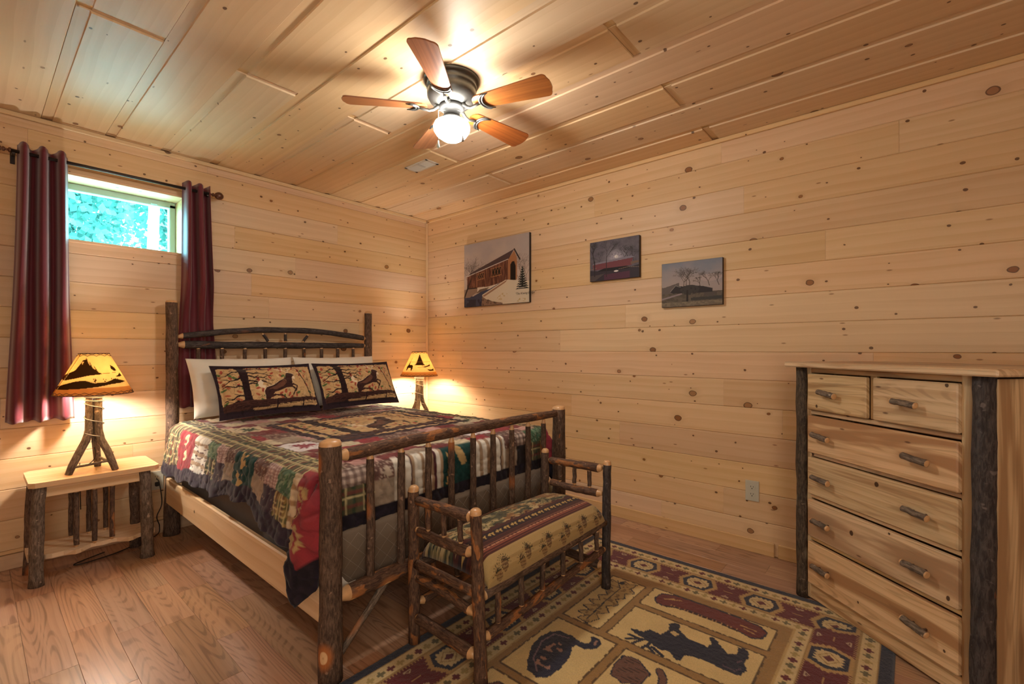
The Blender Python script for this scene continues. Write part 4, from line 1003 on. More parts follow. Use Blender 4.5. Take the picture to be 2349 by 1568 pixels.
def pic_snow(p, H_):
    U_, V_ = p.U, p.V; n = fnoise(U_, V_, 5, 3, 4)
    sky = .55+.45*np.clip(1-(V_/H_-.5)*1.6+(n-.5)*1.2, 0, 1); p.c = np.array(hx('7e7f8c'))*(1-sky[..., None])+np.array(hx('b5a397'))*sky[..., None]
    for x, s in ((.05, .13), (.14, .16), (.20, .13), (.10, .14), (.90, .14), (.97, .12), (.86, .1)): branches(p, x, .27, s, pi/2+(x-.5)*.2, .006, '4f433e', 5, None, .8)
    p.put(p.poly([(0, 0), (0, .22), (.15, .16), (.45, .30), (.65, .33), (.5, 0)]), '3b3f55'); p.put(p.poly([(0, .0), (0, .12), (.3, .1), (.42, 0)]), '2c2c3c')
    p.put((fnoise(U_*3, V_, 9, 6, 3) > .58) & p.poly([(0, 0), (0, .2), (.3, .15), (.42, 0)]), '4a4b60', .6)
    p.put(p.poly([(.0, .15), (.0, .28), (.22, .30), (.22, .22), (.1, .15)]), '8b7565'); p.put(p.poly([(.22, .23), (.22, .30), (.55, .31), (.42, .25)]), 'cfc3b2'); p.put(p.poly([(.2, .20), (.26, .26), (.42, .28), (.36, .24)]), '6b5a4a')
    p.put(p.poly([(.05, .28), (.22, .28), (.22, .36), (.05, .36)]), '2a201e')
    # bridge walls and roof
    wallp = [(.055, .30), (.05, .48), (.70, .66), (.70, .36), (.56, .32), (.4, .29)]; wm = p.poly(wallp)
    p.put(wm, '6f4636'); st_ = fnoise(U_*9, V_*.7, 9, 2, 3); p.put(wm & (st_ > .55), '4e2a20', .8); p.put(wm & (st_ < .38), '8f6248', .7)
    p.put(wm & ((U_*26) % 1 < .13), '3a1e18', .7)
    p.put(p.poly([(.70, .66), (.70, .34), (.80, .33), (.83, .35), (.83, .66), (.79, .78)]), '9c6b48'); p.put(p.poly([(.735, .34), (.735, .58), (.76, .62), (.79, .62), (.81, .55), (.81, .34)]), '1a1210')
    p.put(p.poly([(.03, .485), (.14, .55), (.79, .80), (.71, .665)]), '4d3b3c'); p.put(p.line([(.03, .49), (.12, .51), (.70, .665)], .008), 'cfc5bb'); p.put(p.line([(.79, .80), (.87, .635)], .018), '2b1f1e')
    for (x0, y0, x1, y1) in ((.23, .41, .325, .50), (.455, .43, .59, .555)):
        p.put(p.poly([(x0, y0), (x1, y0+.02), (x1, y1+.02), (x0, y1)]), '17120f')
        for k in range(4): xx = x0+(x1-x0)*k/3; p.put(p.line([(xx-.02, y0), (xx+.02, y1+.01)], .006), '8f5f42'); p.put(p.line([(xx+.02, y0), (xx-.02, y1+.01)], .006), '8f5f42')
        p.put(p.line([(x0-.01, y0), (x1+.01, y0+.02)], .009), 'a5764f'); p.put(p.line([(x0-.01, y1), (x1+.01, y1+.02)], .007), 'a5764f')
    # snowy bank and stone wall
    p.put(p.poly([(.30, .03), (.30, .17), (.66, .36), (.69, .36), (1, .30), (1, 0), (.55, 0)]), 'cbbda6'); p.put(p.poly([(.30, .15), (.66, .345), (.69, .355), (.66, .32), (.34, .14)]), '94705a')
    p.put(p.poly([(.29, 0), (.30, .15), (.36, .10), (.45, .06), (.62, .02), (.62, 0)]), '856a58'); sp = fnoise(U_, V_, 40, 9, 2)
    p.put((sp > .62) & p.poly([(.29, 0), (.30, .15), (.45, .06), (.62, .02), (.62, 0)]), '5a463c'); p.put((sp > .60) & p.poly([(.5, .08), (.62, .17), (.7, .15), (.64, .06)]), 'b59a62', .7); p.put((sp > .55) & p.poly([(.8, .02), (.85, .07), (.95, .06), (.97, .01)]), 'a98c50', .8)
    r = np.random.default_rng(3)
    for k in range(9): yy = .50-.035*k; ww = .018+.010*k; p.put(p.poly([(.905-ww, yy-.02), (.905, yy+.04), (.905+ww, yy-.02)]), '242420'); p.put(p.line([(.905-ww*.6, yy-.004), (.905+ww*.5, yy-.002)], .006), 'c3bdb0')
    p.put(p.line([(.0, .14), (.06, .3), (.11, .42)], (.022, .01)), '2b211d'); branches(p, .08, .36, .08, 1.2, .006, '3a2d28', 4)
def pic_red(p, H_):
    U_, V_ = p.U, p.V; n = fnoise(U_, V_, 16, 3, 4); d_ = np.hypot(U_-.55, (V_-.56)*1.1); gl = np.exp(-(d_/.16)**2)
    p.c = np.array(hx('5a545c'))+(n[..., None]-.5)*.05+gl[..., None]*np.array(hx('8c8890')); p.put(p.ell(.55, .56, .04, .035), 'd8d0cc')
    for x, s, w_ in ((.10, .2, .02), (.35, .2, .014), (.72, .15, .01), (.8, .13, .01), (.9, .13, .008), (.22, .12, .008), (.5, .1, .006)): branches(p, x, .36, s, pi/2+.1*sin(x*9), w_, '2c2628', 5, None, .85)
    p.put(p.poly([(.08, .28), (.06, .42), (.88, .48), (.86, .30)]), '6e3a40'); p.put(p.poly([(.04, .415), (.10, .46), (.85, .535), (.92, .49)]), '77707c')
    p.put(p.poly([(0, 0), (0, .28), (.15, .25), (.85, .27), (1, .30), (1, 0)]), '322b33'); p.put(p.poly([(.15, .24), (.3, .30), (.75, .30), (.86, .27), (.8, .23), (.4, .22)]), '1b161a')
    p.put(p.poly([(.3, 0), (.3, .14), (.82, .17), (.82, 0)]), '4f2b3c'); p.put(p.ell(.55, .20, .045, .02), 'd5d0cc'); p.put(p.poly([(.84, .32), (1, .35), (1, .40), (.84, .39)]), '6f5748'); p.put(p.line([(.0, .3), (.14, .33)], .012), '80695a'); p.put(p.line([(.6, .24), (.8, .27), (1, .24)], .008), '8b7464')
    p.put(p.poly([(0, 0), (0, .14), (.18, .15), (.32, .17), (.1, 0)]), '4c4040'); p.put(p.line([(.10, .12), (.10, .5)], .022), '2a2224'); p.put(p.line([(.35, .08), (.35, .5)], .014), '2a2224')
def pic_grey(p, H_):
    U_, V_ = p.U, p.V; n = fnoise(U_, V_, 4, 3, 4); n2 = fnoise(U_, V_, 30, 7, 3)
    k = np.clip((V_/H_-.45)*1.8+(n-.5), 0, 1)[..., None]; p.c = np.array(hx('9a8c88'))*(1-k)+np.array(hx('767a86'))*k
    p.put(p.ell(.82, .60, .18, .08), 'b09a96', .5)
    p.put((V_ < .48-.04*np.cos(U_*9)+.03*n2) & (U_ < .3), '4f4640', .85)
    for x, s in ((.42, .14), (.48, .13), (.38, .12), (.80, .10), (.95, .1), (.65, .07)): branches(p, x, .42, s, pi/2+(x-.45)*.6, .012, '40362f', 5, None, .85)
    p.put(V_ < .30, '5f5549'); p.put((V_ < .30) & (n2 > .55), '453d36', .6); p.put(p.poly([(0, .20), (.35, .30), (.35, .27), (0, .16)]), '88787a')
    p.put(p.poly([(.15, .33), (.24, .47), (.36, .45), (.5, .46), (.7, .42), (.85, .36), (.85, .28), (.6, .28), (.2, .30)]), '2d2728'); p.put(p.line([(.15, .35), (.24, .475), (.33, .43)], .008), '8b827c')
    p.put(p.ell(.48, .36, .16, .11) & (n2 > .40), '3a3532'); p.put(p.line([(.44, .10), (.44, .34)], .035), '2a2422')
    p.put(p.poly([(.5, .18), (1, .19), (1, .12), (.5, .12)]), '3c3a38'); p.put(p.poly([(.70, .20), (.72, .28), (.93, .28), (.85, .18)]), '4f4642')
    p.put(V_ < .10, '6b5f50'); p.put((V_ < .10) & (n2 > .55), '857660', .6)
canvas(-.557, -1.315, 1.550, 2.113, 'largest canvas print: snowy red-brown covered bridge, nearest the corner', pic_snow, .0024, [('"The Kissing Bridge"', -1.165, 1.618, .026)])
canvas(-1.876, -2.258, 1.658, 1.940, 'small dark canvas print with moonlit red covered bridge', pic_red, .0018)
canvas(-2.414, -2.790, 1.440, 1.722, 'small grey canvas print of a dark covered bridge, lowest of the three', pic_grey, .0018)

# ================================================================== CEILING FAN AND VENT
FX, FY, FZ, FRR = -1.469, -1.996, 2.312, .492
fan = thing('ceiling_fan', 'pewter ceiling fan with five reddish wooden blades and lit opal globe', 'ceiling fan', (FX, FY, FZ))
mb = MB(); mb.lathe([(.0001, H), (.132, H), (.132, H-.010), (.122, H-.016), (.114, H-.018), (.118, H-.032), (.118, H-.040), (.112, H-.043), (.116, H-.060), (.115, H-.078), (.105, H-.096), (.085, H-.112), (.060, H-.120), (.0001, H-.121)], (FX, FY, 0), 48); mb.build('motor_housing', M['pewter'], fan)
mb = MB(); mb.lathe([(.0001, 2.326), (.056, 2.326), (.060, 2.318), (.060, 2.306), (.050, 2.300), (.038, 2.298), (.037, 2.262), (.046, 2.264), (.051, 2.258), (.051, 2.249), (.0001, 2.249)], (FX, FY, 0), 36); mb.build('switch_housing', M['pewter_dark'], fan)  # bottom lip added to shade the neck from the globe
mb = MB(); mb.lathe([(.036, 2.256), (.041, 2.252), (.060, 2.248), (.080, 2.236), (.086, 2.220), (.084, 2.204), (.070, 2.182), (.045, 2.164), (.020, 2.156), (.0001, 2.154)], (FX, FY, 0), 32); mb.build('glass_globe', M['globe'], fan)
for k, ang in enumerate((-145.5, -73.5, -3.5, 67.5, 139.5)):
    A = radians(ang); Rz = Matrix.Rotation(A, 4, 'Z'); Rp = Matrix.Rotation(radians(-12.5), 4, 'X')
    T_ = Matrix.Translation((FX, FY, FZ-.004)) @ Rz @ Rp
    out = []
    for i in range(9): a = pi/2+pi*i/8; out.append((.150+.030*cos(a)*1.2, .040*sin(a)))        # rounded root
    r0, wr, wt, rr = .20, .050, .062, .022
    for i in range(6): a = -pi/2+pi/2*i/5; out.append((FRR-rr+rr*cos(a)-.004, -wt+rr+rr*sin(a)))
    out += [(FRR+.004, -.02), (FRR+.005, 0), (FRR+.004, .02)]
    for i in range(6): a = pi/2*i/5; out.append((FRR-rr+rr*cos(a)-.004, wt-rr+rr*sin(a)))
    mb = MB(); mb.prism(out, 0, .006, grain=(0, 1, 2), mat=T_); bl = mb.build('fan_blade', M['mahogany'], fan)
    # crescent blade iron with curved neck
    mb = MB(); Q = lambda x, y, z: T_ @ Vector((x, y, z))
    cres = [Q(.205+.040*cos(a)*1-.012, .046*sin(a), -.006) for a in [radians(d) for d in range(80, 281, 20)]]
    mb.tube(cres, [.002]+[.005]*(len(cres)-2)+[.002], 8)
    cres2 = [Q(.232+.040*cos(a)*1.35-.012, .048*sin(a), -.006) for a in [radians(d) for d in range(100, 261, 20)]]
    mb.tube(cres2, [.002]+[.0045]*(len(cres2)-2)+[.002], 8)
    ca, sa = cos(A), sin(A); nk = [(FX+ca*r, FY+sa*r, z) for r, z in ((.048, 2.318), (.066, 2.314), (.085, 2.298), (.105, 2.292), (.130, 2.298), (.155, 2.302))]
    mb.tube(nk, [.011, .009, .0075, .007, .0075, .005], 10); mb.build('blade_iron', M['pewter'], fan)
mb = MB(); cvec = Vector((FX+.953-2.422+.0, 0, 0))
vx, vy = cos(radians(40.66)), sin(radians(40.66)); rx, ry = vy, -vx
def chain(dr, df, z1, z2, name, knobmat):
    x, y = FX+rx*dr-vx*df, FY+ry*dr-vy*df; mb = MB(); mb.tube([(FX+rx*dr*.45-vx*df*.45, FY+ry*dr*.45-vy*df*.45, 2.285), (x, y, 2.262), (x, y, z1)], .0012, 6)
    mb.lathe([(.0001, .034), (.003, .032), (.004, .02), (.0065, .008), (.005, .001), (.0001, 0)], (x, y, z1-.034), 12); mb.build('pull_chain', M[knobmat], fan)
chain(-.052, .075, 2.125, 0, 'pull', 'vinyl'); chain(.058, .065, 2.158, 0, 'pull', 'wire')
vt = thing('air_vent', 'small tan metal vent set in ceiling boards behind the fan', 'vent', (-.918, -1.075, 2.43))
mb = MB(); x0, x1, y0, y1 = -.975, -.865, -1.195, -.955
for c, d in (((-.920, y0+.009, 2.4365), (x1-x0, .018, .004)), ((-.920, y1-.009, 2.4365), (x1-x0, .018, .004)), ((x0+.009, (y0+y1)/2, 2.4365), (.018, y1-y0, .004)), ((x1-.009, (y0+y1)/2, 2.4365), (.018, y1-y0, .004)), ((-.920, (y0+y1)/2, 2.4362), (x1-x0-.03, .006, .003))): mb.box(c, d, 'y', .001)
mb.build('frame', M['vent'], vt)
mb = MB()
for i in range(26):
    y = y0+.022+(y1-y0-.044)*i/25
    if abs(y-(y0+y1)/2) > .005: mb.box((-.920, y, 2.4372), (x1-x0-.036, .0025, .004), 'x', .0003, rot=Matrix.Rotation(.7, 3, 'X'))
o = mb.build('louvre', M['vent'], vt); o['kind'] = 'stuff'
mb = MB(); mb.box((-.920, (y0+y1)/2, 2.4385), (x1-x0-.02, y1-y0-.02, .0016)); mb.build('backing', M['slot'], vt)

# ================================================================== RUG
RX0, RX1, RY0, RY1 = -2.86, -.405, -3.60, -2.130
st = .0046; nx, ny = int((RX1-RX0)/st), int((RY1-RY0)/st)
U_, V_ = np.meshgrid(np.linspace(0, RX1-RX0, nx), np.linspace(0, RY1-RY0, ny)); WR, HR = RX1-RX0, RY1-RY0
# wobble of the woven edge
wb_ = (fnoise(U_, V_, 60, 2, 2)-.5)*.006; p = Paint(U_, V_, '141b30'); E = np.minimum(np.minimum(U_, WR-U_), np.minimum(V_, HR-V_))
al = np.where((np.minimum(U_, WR-U_) < np.minimum(V_, HR-V_)), V_, U_)      # distance along the border
NAVY, CR, KH, MRN, OLV, OK = '121a30', 'b9a376', '8d7142', '55131c', '5c5538', 'a68a58'
def band(e0, e1, c): p.put((E >= e0) & (E < e1), c)
band(.045, .115, CR); band(.062, .098, 'b3996a')
def crosses(ec):
    k = np.floor(al/.042).astype(int); f = al-(k+.5)*.042; g_ = E-ec
    cr = ((np.abs(f) < .0055) & (np.abs(g_) < .016)) | ((np.abs(f) < .016) & (np.abs(g_) < .0055))
    p.put((np.abs(g_) < .021), CR)
    for i, c in enumerate((MRN, '94804c', OLV)): p.put(cr & (k % 3 == i) & (np.abs(g_) < .02), c)
crosses(.078); band(.105, .111, KH); band(.045, .050, KH)
band(.115, .262, MRN)
# zigzag edges of the red band
onV = np.minimum(U_, WR-U_) < np.minimum(V_, HR-V_)
sp_ = np.where(onV, .285, .307); of_ = np.where(onV, .191, .166); HC = sp_/2
cell = np.abs(((al-of_+HC) % sp_)-HC)      # distance from the medallion centre along the border
dE = np.abs(E-.190); inb = (E >= .115) & (E < .262)
hexd = np.maximum(dE/.062, (cell/.074)+(dE/.062)*.38)
sw = (np.abs(((dE/.018) % 1)-.5)-.25)*.30; sw2 = (np.abs(((cell/.018) % 1)-.5)-.25)*.25
p.put(inb & (hexd+sw < 1.28), 'a0804e'); p.put(inb & (hexd < 1.0), NAVY)
p.put(inb & (hexd+sw2+sw*.5 < .70), CR); dm = cell/.040+dE/.032
p.put(inb & (dm < 1.12), KH); p.put(inb & (dm < .95), CR); p.put(inb & (dm < .58), MRN)
tri = np.abs(cell-HC)
p.put(inb & (tri < .016) & (np.abs(dE-.042-tri*.8) < .003), 'a89478'); p.put(inb & (np.abs(dE-.040-.016*.8-.003) < .003) & (tri < .016), 'a89478')
p.put(inb & (cell > HC-.02) & (np.abs(dE) < .003), 'a0804e')
p.put(inb & ((dE > .066) & (((al/.014) % 1) < .5)), 'a0804e')
band(.262, .325, CR); crosses(.292); band(.262, .268, KH); band(.315, .330, OK)
E2 = E+wb_
p.put(E2 >= .325, '8a6a3c'); 
fx0, fy0, fx1, fy1 = .325, .325, WR-.325, HR-.325
FW, FH = fx1-fx0, fy1-fy0
def local(pts): return [(fx0+x, fy0+y) for x, y in pts]
# panels are measured from the far right corner of the field: u leftwards from the dresser end (+x side), v from the wall-bed side
def panel(x0, y0, x1, y1):
    q = (U_+wb_*1.2 >= x0+.012) & (U_+wb_ < x1-.012) & (V_+wb_ >= y0+.012) & (V_+wb_*1.2 < y1-.012); q2 = (U_+wb_*1.5 >= x0+.005) & (U_+wb_ < x1-.005) & (V_+wb_ >= y0+.005) & (V_+wb_*1.5 < y1-.005)
    p.put(q2, '4f3a20'); p.put(q, 'c0a873')
X_ = lambda wx: wx-RX0
Y_ = lambda wy: wy-RY0
for q in ((-1.265, -2.670, -.795, -2.475), (-.965, -3.235, -.772, -2.690), (-1.262, -3.235, -.985, -2.690), (-1.680, -2.775, -1.285, -2.475), (-1.585, -3.235, -1.285, -2.795), (-2.14, -2.775, -1.70, -2.475), (-2.14, -3.235, -1.605, -2.795), (-2.50, -3.235, -2.16, -2.475)):
    panel(X_(q[0]), Y_(q[1]), X_(q[2]), Y_(q[3]))
def W(pts): return [(X_(x), Y_(y)) for x, y in pts]
def blob(pts, c, ow=.008, oc=NAVY):
    q = W(pts); m = p.poly(q); Un, Vn = p.U, p.V; p.U, p.V = U_+(fnoise(U_, V_, 90, 5, 1)-.5)*.006, V_+(fnoise(U_, V_, 90, 6, 1)-.5)*.006
    p.put(p.line(q+[q[0]], ow*2), oc); p.put(p.poly(q), c); p.U, p.V = Un, Vn; return p.poly(q)
blob([(-.815, -2.748), (-.79, -2.80), (-.787, -2.95), (-.792, -3.10), (-.80, -3.16), (-.83, -3.195), (-.885, -3.185), (-.905, -3.15), (-.885, -3.10), (-.872, -3.02), (-.868, -2.90), (-.885, -2.82), (-.905, -2.79), (-.895, -2.755), (-.86, -2.74)], '5c2220')
p.put(p.line(W([(-.905, -2.80), (-.885, -2.84), (-.878, -2.92), (-.88, -3.02), (-.892, -3.10)]), .014), '2b1214')
for k in range(24): y = -2.82-.012*k; p.put(p.line(W([(-.873, y), (-.887, y)]), .003), 'a07a50')
for q in ([(-.85, -2.775), (-.82, -2.81)], [(-.84, -2.79), (-.815, -2.84)], [(-.84, -3.10), (-.845, -3.16)], [(-.86, -3.12), (-.87, -3.16)]): p.put(p.line(W(q), .007), 'a58250')
MO = [(-1.163, -2.761), (-1.150, -2.811), (-1.120, -2.826), (-1.127, -2.872), (-1.068, -2.886), (-1.03, -2.872), (-1.005, -2.885), (-1.008, -2.905), (-1.045, -2.915), (-1.079, -2.968), (-1.082, -3.045), (-1.05, -3.05), (-1.01, -3.03), (-1.005, -3.045), (-1.050, -3.085), (-1.075, -3.115), (-1.05, -3.145), (-1.005, -3.136), (-1.003, -3.165), (-1.045, -3.180), (-1.09, -3.172), (-1.12, -3.19), (-1.165, -3.185), (-1.175, -3.15), (-1.166, -3.08), (-1.170, -3.02), (-1.188, -2.985), (-1.225, -2.992), (-1.232, -2.975), (-1.200, -2.945), (-1.215, -2.905), (-1.19, -2.845), (-1.18, -2.79)]
blob(MO, '151a2e', .003)
for q in ([(-1.185, -2.85), (-1.21, -2.81), (-1.238, -2.775)], [(-1.20, -2.83), (-1.245, -2.81)], [(-1.19, -2.86), (-1.225, -2.86), (-1.25, -2.90)], [(-1.22, -2.86), (-1.25, -2.85)], [(-1.22, -2.88), (-1.245, -2.93)], [(-1.205, -2.82), (-1.205, -2.77)]): p.put(p.line(W(q), .013), '151a2e')
p.put(p.poly(W([(-1.085, -2.895), (-1.06, -2.90), (-1.07, -2.93), (-1.095, -2.92)])), 'b59d6c')
for q in ([(-1.15, -3.12), (-1.155, -3.16), (-1.13, -3.175)], [(-1.10, -3.155), (-1.08, -3.165)]): p.put(p.line(W(q), .005), '5a4450')
blob([(-1.645, -2.640), (-1.635, -2.59), (-1.59, -2.555), (-1.52, -2.52), (-1.45, -2.510), (-1.40, -2.520), (-1.372, -2.545), (-1.366, -2.60), (-1.378, -2.645), (-1.372, -2.672), (-1.352, -2.685), (-1.334, -2.672), (-1.318, -2.668), (-1.318, -2.700), (-1.340, -2.720), (-1.372, -2.715), (-1.400, -2.685), (-1.405, -2.645), (-1.425, -2.640), (-1.48, -2.665), (-1.56, -2.675), (-1.62, -2.665)], '171a30', .003)
fm = p.poly(W([(-1.62, -2.64), (-1.60, -2.59), (-1.50, -2.56), (-1.43, -2.58), (-1.45, -2.63), (-1.55, -2.655)])); p.put(fm & (fnoise(U_, V_, 38, 12, 2) > .56), '8d6a5c'); p.put(p.line(W([(-1.62, -2.62), (-1.57, -2.565), (-1.47, -2.53), (-1.40, -2.54), (-1.385, -2.60)]), .006), '6d5560'); p.put(p.line(W([(-1.352, -2.700), (-1.33, -2.695)]), .010), '8d6a5c')
lf = [(-1.245, -2.60), (-1.235, -2.55), (-1.20, -2.57), (-1.19, -2.525), (-1.155, -2.56), (-1.135, -2.515), (-1.10, -2.555), (-1.08, -2.51), (-1.05, -2.55), (-1.02, -2.525), (-.985, -2.555), (-.96, -2.53), (-.92, -2.545), (-.88, -2.50), (-.845, -2.505), (-.86, -2.545), (-.82, -2.56), (-.84, -2.59), (-.815, -2.62), (-.87, -2.615), (-.90, -2.645), (-.93, -2.61), (-.97, -2.63), (-1.0, -2.60), (-1.04, -2.635), (-1.08, -2.595), (-1.12, -2.63), (-1.16, -2.595), (-1.19, -2.62)]
blob(lf, 'a8905e', .0055); p.put(p.poly(W(lf)) & (fnoise(U_, V_, 60, 3, 2) > .60), '7a6440'); p.put(p.line(W([(-1.22, -2.585), (-1.05, -2.575), (-.90, -2.575), (-.84, -2.53)]), .006), NAVY); p.put(p.ell(X_(-.845), Y_(-2.555), .016, .011), NAVY)
blob([(-1.325, -2.87), (-1.34, -2.82), (-1.40, -2.815), (-1.46, -2.83), (-1.47, -2.88), (-1.44, -2.93), (-1.37, -2.935)], '5f4034', .005)
for k in range(8): p.put(p.line(W([(-1.34-.015*k, -2.835), (-1.345-.015*k, -2.92)]), .0025), '2b1a18')
for q, w_ in (([(-1.33, -2.955), (-1.36, -2.98), (-1.42, -3.0), (-1.50, -3.01)], .022),): p.put(p.line(W(q), w_+.01), NAVY); p.put(p.line(W(q), w_), '5f4034')
blob([(-1.75, -2.55), (-1.80, -2.52), (-2.0, -2.52), (-2.09, -2.60), (-2.05, -2.72), (-1.85, -2.74), (-1.76, -2.66)], '5a3326', .005); blob([(-1.70, -2.90), (-1.85, -2.84), (-2.05, -2.90), (-2.08, -3.05), (-1.95, -3.18), (-1.74, -3.12)], '2b3a2c', .005)
p.c *= (1+(fnoise(U_, V_, 14, 3, 3)-.5)*.22)[..., None]
P_ = np.stack([RX0+U_, RY0+V_, .010+(fnoise(U_, V_, 120, 9, 1)-.5)*.0016], -1); rim = np.minimum(E/.006, 1); P_[..., 2] *= rim; P_[..., 2] += .0004
rug = grid('rug', P_, p.c*1.28, M['rug'], None, ((RX0+RX1)/2, (RY0+RY1)/2, 0)); tag(rug, 'lodge rug with navy edge, medallion border, moose and canoe panels', 'rug')

# ================================================================== BENCH
bench = thing('log_bench', 'small log bench with low spindle arms standing on rug at bed foot', 'bench', (-1.37, -2.33, 0))
LX, RXx, FYb, BYb = -1.808, -.937, -2.517, -2.158
L('leg', (LX+.004, FYb-.002, .0122), (LX-.022, FYb, .628), .0235, .0205, 'bark_peel', bench, dome=(0, .02), n=14, seg=14)
L('leg', (RXx, FYb, .0122), (RXx+.012, FYb, .628), .0215, .0195, 'bark_dark', bench, dome=(0, .02), n=14)
L('leg', (LX+.002, BYb+.006, .0122), (LX+.0, BYb+.008, .632), .0235, .0215, 'bark_peel', bench, dome=(0, .022), n=14)
L('leg', (RXx-.010, BYb, .0122), (RXx-.010, BYb, .640), .0235, .0205, 'bark', bench, dome=(0, .02), n=14)
for x, nm in ((LX-.006, 0), (RXx, 1)):
    L('arm_rail', (x-.008, FYb+.018, .590), (x, BYb-.018, .580), .0205, .0185, 'bark_peel', bench, tenon=(.018, .012), n=9)
    L('arm_rail', (x-.004, FYb+.018, .466), (x, BYb-.016, .466), .0195, .018, 'bark_peel', bench, tenon=(.025, .02), n=9, bend=(0, 0, -.006))
    for f in (.25, .5, .75): L('spindle', (x-.002, FYb+(BYb-FYb)*f, .474), (x-.004, FYb+(BYb-FYb)*f, .580), .0105, .0105, 'bark_peel' if nm == 0 else 'bark', bench, tenon=(.014, .014), n=5, seg=10)
    L('seat_rail', (x, FYb+.02, .330), (x, BYb-.018, .330), .017, .017, 'bark_peel', bench, n=8)
    L('side_rail', (x, FYb+.016, .255), (x, BYb-.016, .278), .017, .015, 'bark_peel', bench, tenon=(.03, .01), n=9, bend=(0, 0, .01), jag=.09)
    L('side_rail', (x, FYb+.018, .112), (x, BYb-.018, .124), .022, .020, 'bark_peel' if nm == 0 else 'bark', bench, tenon=(.02, .014), n=8)
for y in (FYb, BYb):
    L('seat_rail', (LX+.018, y, .318), (RXx-.016, y, .334), .019, .018, 'bark', bench, n=14)
    L('stretcher', (LX+.016, y, .168), (RXx-.014, y, .205), .0185, .017, 'bark_peel', bench, tenon=(.02, .02), n=16, jag=.09)
    for x in (-1.715, -1.585, -1.449, -1.304, -1.162, -1.024): L('spindle', (x, y, .178+.03*(x+1.715)/.7), (x, y, .322), .0115, .011, 'bark_peel' if int(x*100) % 2 else 'bark', bench, tenon=(.015, .012), n=5, seg=10)
# cushion: padded top rolled over the rails, printed with bands
nu, nv = 240, 190; s_ = np.linspace(0, 1, nu)
cx0, cx1, cy0, cy1 = LX+.030, RXx-.026, FYb-.010, BYb+.008; Lw, Lh = cx1-cx0, cy1-cy0
cp = np.array([(0, .326), (-.004, .345), (-.005, .362), (.000, .382), (.012, .402), (.035, .421), (.08, .434), (.14, .440), (.20, .441), (.27, .436), (.32, .425), (.35, .408), (.365, .388), (.371, .362), (.369, .330)])
cs_ = np.concatenate([[0], np.cumsum(np.hypot(*np.diff(cp, axis=0).T))]); AL = np.linspace(0, cs_[-1], nv)
SU, A0 = np.meshgrid(s_, AL); pyy, pzz = np.interp(A0, cs_, cp[:, 0]), np.interp(A0, cs_, cp[:, 1])
ex = np.minimum(SU, 1-SU)*Lw; en = np.sqrt(np.clip(1-(1-np.clip(ex/.055, 0, 1))**2, 0, 1))
Zc = .330+(pzz-.330)*(.25+.75*en)+.008*np.sin(pi*SU)*(pzz > .40); Yc = cy0+pyy+(.187-pyy)*.03*(1-en)
p = Paint(SU*Lw, A0, 'a58b5c'); A_ = p.V; B_ = p.U; n1 = fnoise(B_, A_, 14, 3, 4); n2 = fnoise(B_*1.0, A_*2, 30, 4, 3); n3 = fnoise(B_, A_, 90, 6, 2)
yb = A_+.06      # distance from the front lower hem
# cream drop with pine cones
for k in range(7):
    x0 = .055+.135*k
    for dx, dy, rt, pc in ((0, .055, .25, 1), (.040, .078, -.35, 0)):
        e_ = p.ell(x0+dx, dy-.012, .017, .026, rt); p.put(e_ & (((p.U+p.V) % .007 < .0045)), '4a3022' if pc else '3a2c22', .9); p.put(e_ & (((p.U-p.V) % .007 < .003)), '7a5638', .8)
        for j in range(9): a0 = pi/2+rt+(j-4)*.33; p.put(p.line([(x0+dx-.01*sin(rt), dy), (x0+dx+.034*cos(a0), dy-.01+.034*sin(a0))], .0016), '2e3020')
def bd(a0, a1, c): p.put((A_ >= a0) & (A_ < a1), c)
bd(.120, .190, '4a2620'); bd(.130, .134, '7d4436'); bd(.150, .154, '94604a'); bd(.142, .145, '8a4a3a'); bd(.163, .1655, '94604a'); bd(.176, .179, '2d1a1c')
p.put((A_ >= .120) & (A_ < .190) & (B_ % .006 < .002) & (np.abs(A_-.152) < .004), 'c08a68')
bd(.190, .234, '2b1b20'); cc = (B_ % .046)-.023
for dx, dy, s2 in ((-.012, .000, .009), (-.003, .007, .006), (.006, .000, .008), (.014, .006, .005), (.004, -.010, .005)): p.put((np.abs(cc-dx)+np.abs(A_-.212-dy) < s2), 'b49558')
bd(.234, .250, '472320')
sc_ = A_ >= .250; p.put(sc_, 'a08a60'); p.put(sc_ & (n1 > .52), '6f6a46', .8); p.put(sc_ & (n2 > .56), '3a3c2c', .9); p.put(sc_ & (n1 < .40), '8a5c34', .7); p.put(sc_ & (n2 < .36), 'b8a478', .8); p.put(sc_ & (n3 > .66) & (n1 > .45), '262a24')
p.put((np.abs(A_-.250-.008*np.sin(B_*60)-.006*np.sin(B_*131)) < .006), '472320')
bd(.435, .450, '4a2c2c'); p.put((A_ >= .425) & (A_ < .452) & (((B_+A_*2) % .03) < .006), 'b49a78'); bd(.452, .6, '3a2626')
P_ = np.stack([cx0+SU*Lw, Yc, Zc], -1)

cu = thing('bench_cushion', 'printed bench cushion with pine cones and dark striped bands', 'cushion', (-1.37, -2.33, .336))
grid('cover', P_, p.c, M['quilt'], cu, solid=.003)
mb = MB(); mb.tube([(cx0+.04, cy1-.02, .402), (-1.37, cy1-.02, .418), (cx1-.04, cy1-.02, .402)], .0045, 8, jag=.1); mb.build('cording', M['lace'], cu)

# ================================================================== DRESSER (stands across the room corner)
DA = radians(180+49.4)      # local +x runs along the front towards the near end
dr = thing('dresser', 'tall hickory chest of drawers with bark half-log posts and twig pulls', 'dresser', (-.380, -3.240, .0105), DA)
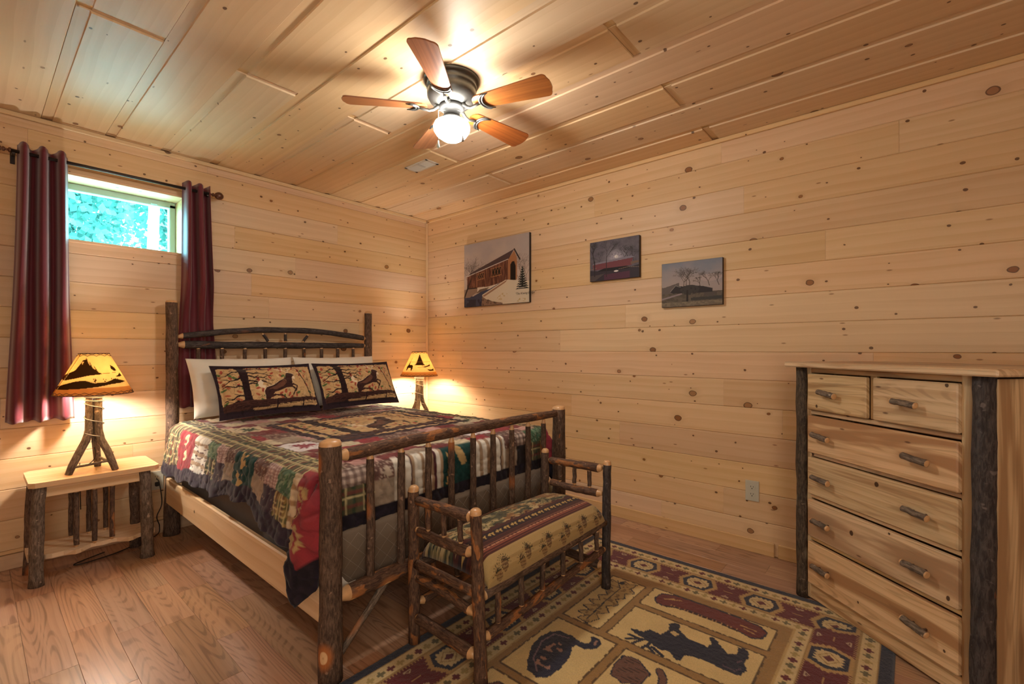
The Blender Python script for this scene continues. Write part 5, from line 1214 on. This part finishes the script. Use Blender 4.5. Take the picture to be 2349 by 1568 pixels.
# local axes: x along the front, y = depth direction away from the viewer
def DL(x, y, z): return (x, -y*(-1), z)
DWd, DDp, DH = .755, .44, 1.078
sgn = 1 if (Vector((cos(DA+pi/2), sin(DA+pi/2))).dot(Vector((.759, -.651))) > 0) else -1
def dbox(name, c, d, mat='hickory', grain='x', par=None, bev=.003, parent=dr):
    mb = MB(); mb.box((c[0], c[1]*sgn, c[2]), d, grain, bev); return mb.build(name, M[mat], parent, local=True)
def dlog(name, p0, p1, r0, r1, mat, par=dr, **k):
    mb = MB(); mb.log((p0[0], p0[1]*sgn, p0[2]), (p1[0], p1[1]*sgn, p1[2]), r0, r1, **k); return mb.build(name, LG(mat), par, local=True)
zo = -.0105
dbox('side_panel', (.012, .03+DDp/2, .555), (.02, DDp-.02, 1.03), grain='z'); 
for j in range(3): dbox('side_panel', (.770, .045+.145*j+.0725*0+.055, .545), (.02, .1445, 1.045), grain='z', bev=.001)
dbox('back_panel', (.39, DDp+.02, .54), (.75, .01, 1.04)); dbox('dust_panel', (.385, DDp/2+.03, .045), (.74, DDp-.03, .015))
FZ0 = .030     # front face depth
for (x, z0, z1) in ((.028, .0, 1.078), (.705, .0, 1.078)): dbox('stile', (x, FZ0, (z0+z1)/2+.0), (.040 if x < .1 else .046, .02, z1-z0), grain='z')
for zc, hh in ((1.063, .022), (.868, .018), (.672, .016), (.479, .016), (.283, .018), (.036, .070)): dbox('front_rail', (.366, FZ0+.001, zc), (.66, .018, hh))
dbox('front_rail', (.3625, FZ0+.001, .967), (.028, .018, .175), grain='z'); 
dbox('top', (.385, DDp/2+.005, DH-.0+.0105), (.880, DDp+.085, .024), bev=.006); dlog('post', (.004, .018, zo+.0015), (.0, .018, DH-.003), .0275, .0265, 'bark_lichen', n=26, seg=14, jag=.06)
dlog('post', (.748, .016, zo+.012), (.752, .018, DH-.003), .0300, .0275, 'bark_dark', n=26, seg=16, jag=.06)
rows_ = [(.0865-.0105, .281-.0105), (.306-.0105, .476-.0105), (.502-.0105, .672-.0105), (.693-.0105, .864-.0105)]
def drawer(x0, x1, z0, z1, pulls, lab=None):
    o = dbox('drawer', ((x0+x1)/2, FZ0-.016, (z0+z1)/2), (x1-x0, .022, z1-z0), bev=.004)
    for k, (px_, mt_) in enumerate(pulls):
        zc = (z0+z1)/2; tl = random.uniform(-.003, .003)
        h = dlog('twig_pull', (px_-.047, FZ0-.052, zc+tl+.004), (px_+.047, FZ0-.052, zc-tl-.004), .0115, .0125, mt_, o, dome=(.004, .004), n=7, seg=12, jag=.04)
        for dx in (-.022, .022): dlog('peg', (px_+dx, FZ0-.05, zc), (px_+dx, FZ0-.024, zc), .005, .005, 'bark', o, n=2, seg=8)
    return o
for z0, z1 in rows_: drawer(.046, .684, z0, z1, ((.142, 'bark_grey'), (.562, 'bark_grey')))
drawer(.046, .348, .891-.0105, 1.062-.0105-.004, ((.177, 'bark_grey'),)); drawer(.377, .684, .891-.0105, 1.062-.0105-.004, ((.522, 'bark_grey'),))
